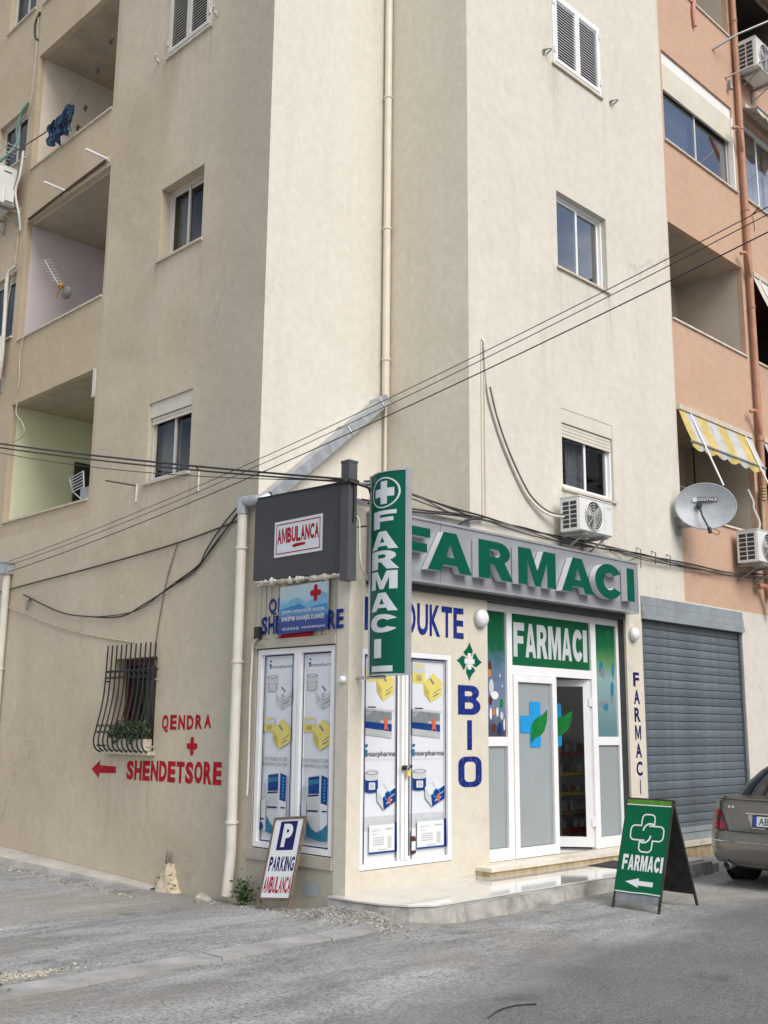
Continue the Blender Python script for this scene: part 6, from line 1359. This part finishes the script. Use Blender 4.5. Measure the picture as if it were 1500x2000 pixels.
# ------------------------------------------------------------------ parked car
CX, CY, CZ = 11.46, 5.50, -.105
lev = [(.235, .79, .14, 4.40), (.265, .855, .05, 4.47), (.33, .885, .012, 4.54), (.44, .895, .0, 4.56), (.56, .895, .010, 4.54), (.605, .893, .022, 4.52), (.62, .891, .040, 4.50), (.72, .885, .058, 4.42), (.82, .875, .075, 4.30), (.90, .86, .088, 4.20), (.955, .84, .085, 4.10), (.985, .80, .115, 4.0)]
def at_lev(z):
    for a, b in zip(lev, lev[1:]):
        if z <= b[0]: f = max(0, (z-a[0])/(b[0]-a[0])); return [a[k]+(b[k]-a[k])*f for k in (1, 2, 3)]
    return list(lev[-1][1:])
def off(t): t = min(1, abs(t)); return .05*t*t+.30*(1-(1-t**8)**.5)
def rear(t, z, d=0.0):
    """point on the tail: t -1 right .. 1 left, past 1 it runs forward along the left side"""
    hw, xr, xf = at_lev(z)
    if abs(t) <= 1: x, y = xr+off(t), hw*t
    else: x, y = xr+off(1)+(abs(t)-1), math.copysign(hw, t)
    n_ = Vector((-1, .35*t, 0)).normalized() if abs(t) < .8 else Vector((-.5, math.copysign(.8, t), 0)).normalized()
    if abs(t) > 1: n_ = Vector((0, math.copysign(1, t), 0))
    sink = 1-.16*sst(2.7, 4.5, x)
    p = Vector((x, y, z*sink if z > .45 else z))+n_*d
    return Vector((CX+p.x, CY+p.y, CZ+p.z))
TS = [math.sin(math.pi/2*k/12) for k in range(-12, 13)]
def outline(hw, xr, xf, z, fo):
    r = [(xr+fo(t), hw*t) for t in TS]
    s_ = [(xr+fo(1)+(xf-fo(1)*.9-xr-fo(1))*k/10, hw) for k in range(1, 10)]
    f = [(xf-fo(t)*.9, hw*t) for t in reversed(TS)]
    return r+s_+f+[(x, -y) for x, y in reversed(s_)]
car = thing('parked_car', 'bronze grey saloon car parked with its tail to the pharmacy', 'car', (CX+2.2, CY, -.1))
m = MB(); rings = []
for z, hw, xr, xf in lev:
    i = len(m.v)
    for x, y in outline(hw, xr, xf, z, off):
        sink = 1-.16*sst(2.7, 4.5, x); m.v.append(Vector((CX+x, CY+y, CZ+(z*sink if z > .45 else z))))
    rings.append((i, len(m.v)-i))
for (a, n_), (b, _) in zip(rings, rings[1:]):
    for k in range(n_): m.f.append((a+k, b+k, b+(k+1) % n_, a+(k+1) % n_)); m.m.append(0); m.s.append(True)
m.f.append(tuple(rings[-1][0]+k for k in range(rings[-1][1]))); m.m.append(0); m.s.append(False)
m.f.append(tuple(rings[0][0]+k for k in reversed(range(rings[0][1])))); m.m.append(0); m.s.append(False)
body = m.build('body', M['car'], car)
def goff(t): t = abs(t); return .06*t*t+.16*(1-(1-min(1, t)**5)**.5)
glev = [(.975, .755, .46, 3.30), (1.10, .73, .66, 3.02), (1.25, .675, .95, 2.72), (1.37, .60, 1.24, 2.45), (1.42, .55, 1.42, 2.32), (1.445, .45, 1.62, 2.1)]
m = MB(); rings = []
for z, hw, xr, xf in glev:
    i = len(m.v)
    for x, y in outline(hw, xr, xf, z, goff): m.v.append(Vector((CX+x, CY+y, CZ+z)))
    rings.append((i, len(m.v)-i))
nt_ = len(TS)
for li, ((a, n_), (b, _)) in enumerate(zip(rings, rings[1:])):
    for k in range(n_):
        glassy = li < 3
        kk = k if k < nt_ else None
        if kk is not None and (kk < 4 or kk >= nt_-5): glassy = False
        if kk is None:
            s_ = k-nt_
            if s_ in (0, 1, 5, 8, 9) or nt_+9 <= k < nt_+13 or k >= nt_+9+nt_-4 and k < nt_+9+nt_ or (k-nt_-9-nt_) in (0, 4, 8): glassy = False
        m.f.append((a+k, b+k, b+(k+1) % n_, a+(k+1) % n_)); m.m.append(1 if glassy else 0); m.s.append(True)
m.f.append(tuple(rings[-1][0]+k for k in range(rings[-1][1]))); m.m.append(0); m.s.append(True)
m.build('cabin', [M['car'], M['car_glass']], car)
m = MB()
def lampcol(a, b): return 1 if .42 < b < .66 and a < .75 else 0
inner = lambda z: .66+.14*(z-.62)/.22
for sg_ in (1, -1):
    m = MB(); m.grid(lambda a, b: rear(sg_*(inner(.625+.215*b)+(1.30-.10*b-inner(.625+.215*b))*a), .625+.215*b, .006), 14, 9, lampcol, True); m.build('tail_lamp', [M['tail_red'], M['tail_dark']], car)
m = MB()
m.tube([rear(t/10*.82, .612, .001) for t in range(-10, 11)], .006, 4); 
for sg_ in (1, -1): m.tube([rear(sg_*(inner(z)-.015), z, .001) for z in (.615, .70, .80, .86)]+[rear(sg_*.83, .93, .001), rear(sg_*.90, .97, 0)], .005, 4)
m.tube([rear(t/10*.95, .955, .003) for t in range(-10, 11)], .003, 4); m.build('panel_gap', M['black'], car)
m = MB(); m.tube([rear(t/10*1.02, .500, .004) for t in range(-10, 11)], .006, 4); m.tube([rear(t/10*.40, .815, .014) for t in range(-10, 11)], .013, 6); m.build('chrome_trim', M['chrome'], car)
def CP(u, v, d): return rear(-u/.885, v, d)
m = MB(); m.flat(CP, [(-.345, .80), (-.28, .655), (.28, .655), (.345, .80)], .004); m.build('recess_sheen', M['sign_edge'], car)  # flat panel, its pale colour stands in for sky mirrored in the recess
m = MB(); m.box(CP, -.275, .275, .672, .798, .008, .018); rim_ = m.build('plate_frame', M['black'], car)
pp = MB(); pp.rect(CP, -.262, -.222, .684, .790, .0195, 1); pp.rect(CP, -.222, .222, .684, .790, .0195, 0); pp.rect(CP, .222, .262, .684, .790, .0195, 1); pp.build('number_plate', [M['plate'], M['plate_blue']], car)
pp = MB(); pp.text(CP, 'AB', -.195, -.085, .700, .775, .0205); pp.rect(CP, -.065, -.052, .730, .742, .0205); pp.text(CP, '4', -.035, .02, .700, .775, .0205); pp.build('plate_lettering', M['black'], car)
m = MB(); m.tube([CP(.038*math.cos(a*math.pi/8), .885+.038*math.sin(a*math.pi/8), .012) for a in range(17)], .006, 5, cap=False)
for a in (90, 210, 330): m.tube([CP(0, .885, .012), CP(.038*math.cos(math.radians(a)), .885+.038*math.sin(math.radians(a)), .012)], .005, 4)
for k in range(2): m.box(CP, -.60+.05*k, -.565+.05*k, .862, .886, .003, .008)
m.build('badge', M['chrome'], car)
for sy in (.60, -.60):
    m = MB(); p = Vector((CX+.12, CY+sy, CZ+.245)); m.tube([p+Vector((-.10, 0, -.01)), p+Vector((.25, 0, .02))], .042, 12, 0, False); m.tube([p+Vector((-.06, 0, 0)), p+Vector((-.05, 0, 0))], .038, 12, 1); m.build('exhaust', [M['alu_dark'], M['black']], car)
m = MB(); m.box(W_, CX+.25, CX+4.3, CY-.72, CY+.72, CZ+.20, CZ+.3); m.build('underbody', M['rubber'], car)
for sx in (.86, 3.62):
    for sy in (1, -1):
        c = Vector((CX+sx, CY+sy*.79, CZ+.31)); m = MB(); 
        m.tube([c+Vector((0, -.105, 0)), c+Vector((0, -.09, 0)), c+Vector((0, .09, 0)), c+Vector((0, .105, 0))], [.27, .31, .31, .27], 28); wh = m.build('wheel', M['tyre'], car)
        m = MB(); m.tube([c+Vector((0, sy*.10, 0)), c+Vector((0, sy*.112, 0))], .20, 20)
        for k in range(5): a = 2*math.pi*k/5; m.box(lambda u, v, d: c+Vector((u*math.cos(a)-v*math.sin(a), sy*d, u*math.sin(a)+v*math.cos(a))), .03, .19, -.025, .025, .11, .125)
        m.build('rim', M['steel'], wh)
        m = MB(); m.flat(lambda u, v, d: Vector((c.x+u, CY+sy*(.897+d), c.z+v)), ell(0, .02, .36, .36, 28), 0); m.build('wheel_arch', M['rubber'], car)

# ------------------------------------------------------------------ rubble, broken plaster, litter
def stone(m, c, r, mi=0):
    i = len(m.v); t_ = (1+5**.5)/2
    for p in ((-1, t_, 0), (1, t_, 0), (-1, -t_, 0), (1, -t_, 0), (0, -1, t_), (0, 1, t_), (0, -1, -t_), (0, 1, -t_), (t_, 0, -1), (t_, 0, 1), (-t_, 0, -1), (-t_, 0, 1)):
        k = r*rnd.uniform(.32, .62); m.v.append(Vector((c[0]+p[0]*k*1.2, c[1]+p[1]*k, c[2]+p[2]*k*.7)))
    for f in ((0, 11, 5), (0, 5, 1), (0, 1, 7), (0, 7, 10), (0, 10, 11), (1, 5, 9), (5, 11, 4), (11, 10, 2), (10, 7, 6), (7, 1, 8), (3, 9, 4), (3, 4, 2), (3, 2, 6), (3, 6, 8), (3, 8, 9), (4, 9, 5), (2, 4, 11), (6, 2, 10), (8, 6, 7), (9, 8, 1)):
        m.f.append(tuple(i+k for k in f)); m.m.append(mi); m.s.append(False)
def scatter(n, fn, r0, r1, mats, name='gravel'):
    m = MB()
    for _ in range(n):
        x, y = fn()
        if x > 7.12 and y > 7.7: continue
        if x > 7.03 and y > 6.75: continue
        stone(m, (x, y, gz(x, y)+.002), rnd.uniform(r0, r1)*(1 if rnd.random() < .9 else 1.7), rnd.randrange(len(mats)))
    tag(m.build(name, [M[k] for k in mats]), kind='stuff')
scatter(1900, lambda: (6.98-abs(rnd.gauss(0, .15)), 7.42+rnd.gauss(0, .36)), .004, .013, ['rubble', 'rubble', 'rubble', 'rubble_w'])
scatter(420, lambda: (7.05-abs(rnd.gauss(0, .10)), rnd.uniform(8.0, 9.6)), .004, .012, ['rubble', 'rubble_w'])
scatter(700, lambda: (3.68+rnd.gauss(0, .22), 7.36+rnd.gauss(0, .06)), .004, .012, ['rubble_w', 'rubble_w', 'rubble'])
scatter(700, lambda: (rnd.uniform(3.2, 6.9), 7.12+abs(rnd.gauss(0, .9))), .002, .007, ['rubble', 'rubble_w', 'concrete'])
scatter(400, lambda: (rnd.uniform(4.5, 11.5), rnd.gauss(6.1, .35)), .002, .006, ['rubble', 'concrete'])
scatter(260, lambda: (6.66-abs(rnd.gauss(0, .10)), rnd.uniform(10.4, 14.5)), .005, .018, ['rubble', 'rubble_w'])
m = MB()
for k in range(46):
    f = rnd.random()**1.5; a = rnd.choice((-1, 1))*rnd.uniform(.6, 1); y = 10.58+a*(.155*(1-f)+.035); x = 7.12-abs(rnd.gauss(0, .05))*(1-f)-.01
    stone(m, (x, y, -.18+.27*f), rnd.uniform(.012, .032), rnd.choice((0, 0, 1)))
def stp(a, b):
    r = (.10*(1-b)+.045)*(1+.07*math.sin(a*17+b*6)+.05*math.sin(a*41+b*23)); return (7.129-r*math.sin(math.pi*a), 10.58+(.15*(1-b)**1.4+.085)*math.cos(math.pi*a)*(1+.07*math.sin(b*19+a*7)), -.22+(.30+.016*math.sin(a*13))*b)
m.grid(stp, 22, 12, 0); m.face([stp(k/22, 1) for k in range(23)], 0)
for k in range(6): y = 10.58+rnd.uniform(-.07, .07); m.tube([(7.10, y, .07), (7.09+rnd.uniform(-.03, .02), y+rnd.uniform(-.03, .03), .19+rnd.uniform(-.03, .05))], .005, 4, 1)
M['broken'] = simple('broken_plaster', (0.60, 0.51, 0.37), 0.95, var=0.2, scale=9, bump=0.7, bscale=30)
tag(m.build('broken_stump', [M['broken'], M['rubble']]), 'crumbling pale plaster stump at the foot of the lane wall', 'stump')
m = MB(); stone(m, (6.92, 9.62, -.17), .10); tag(m.build('loose_stone', M['rubble_w']), 'single pale flat stone lying at the foot of the white drainpipe', 'stone')
t = thing('weed', 'small weed at the lower left edge of the lane beside the kerb', 'plant', (3.30, 6.98, -.1))
m = MB(); leaves(m, lambda: (3.30+rnd.gauss(0, .06), 7.0+rnd.gauss(0, .07), -.09+abs(rnd.gauss(0, .045))), 260, .022, [0, 1]); m.build('foliage', [M['leaf1'], M['leaf2']], t)
m = MB(); m.tube(smooth_path([(5.32, 4.44, gz(5.32, 4.44)+.006), (5.50, 4.50, gz(5.5, 4.5)+.008), (5.66, 4.50, gz(5.66, 4.5)+.008), (5.80, 4.44, gz(5.8, 4.44)+.006)], 5), .0045, 4); tag(m.build('twig', M['rubber']), 'thin dark twig lying on the asphalt in the foreground', 'twig')
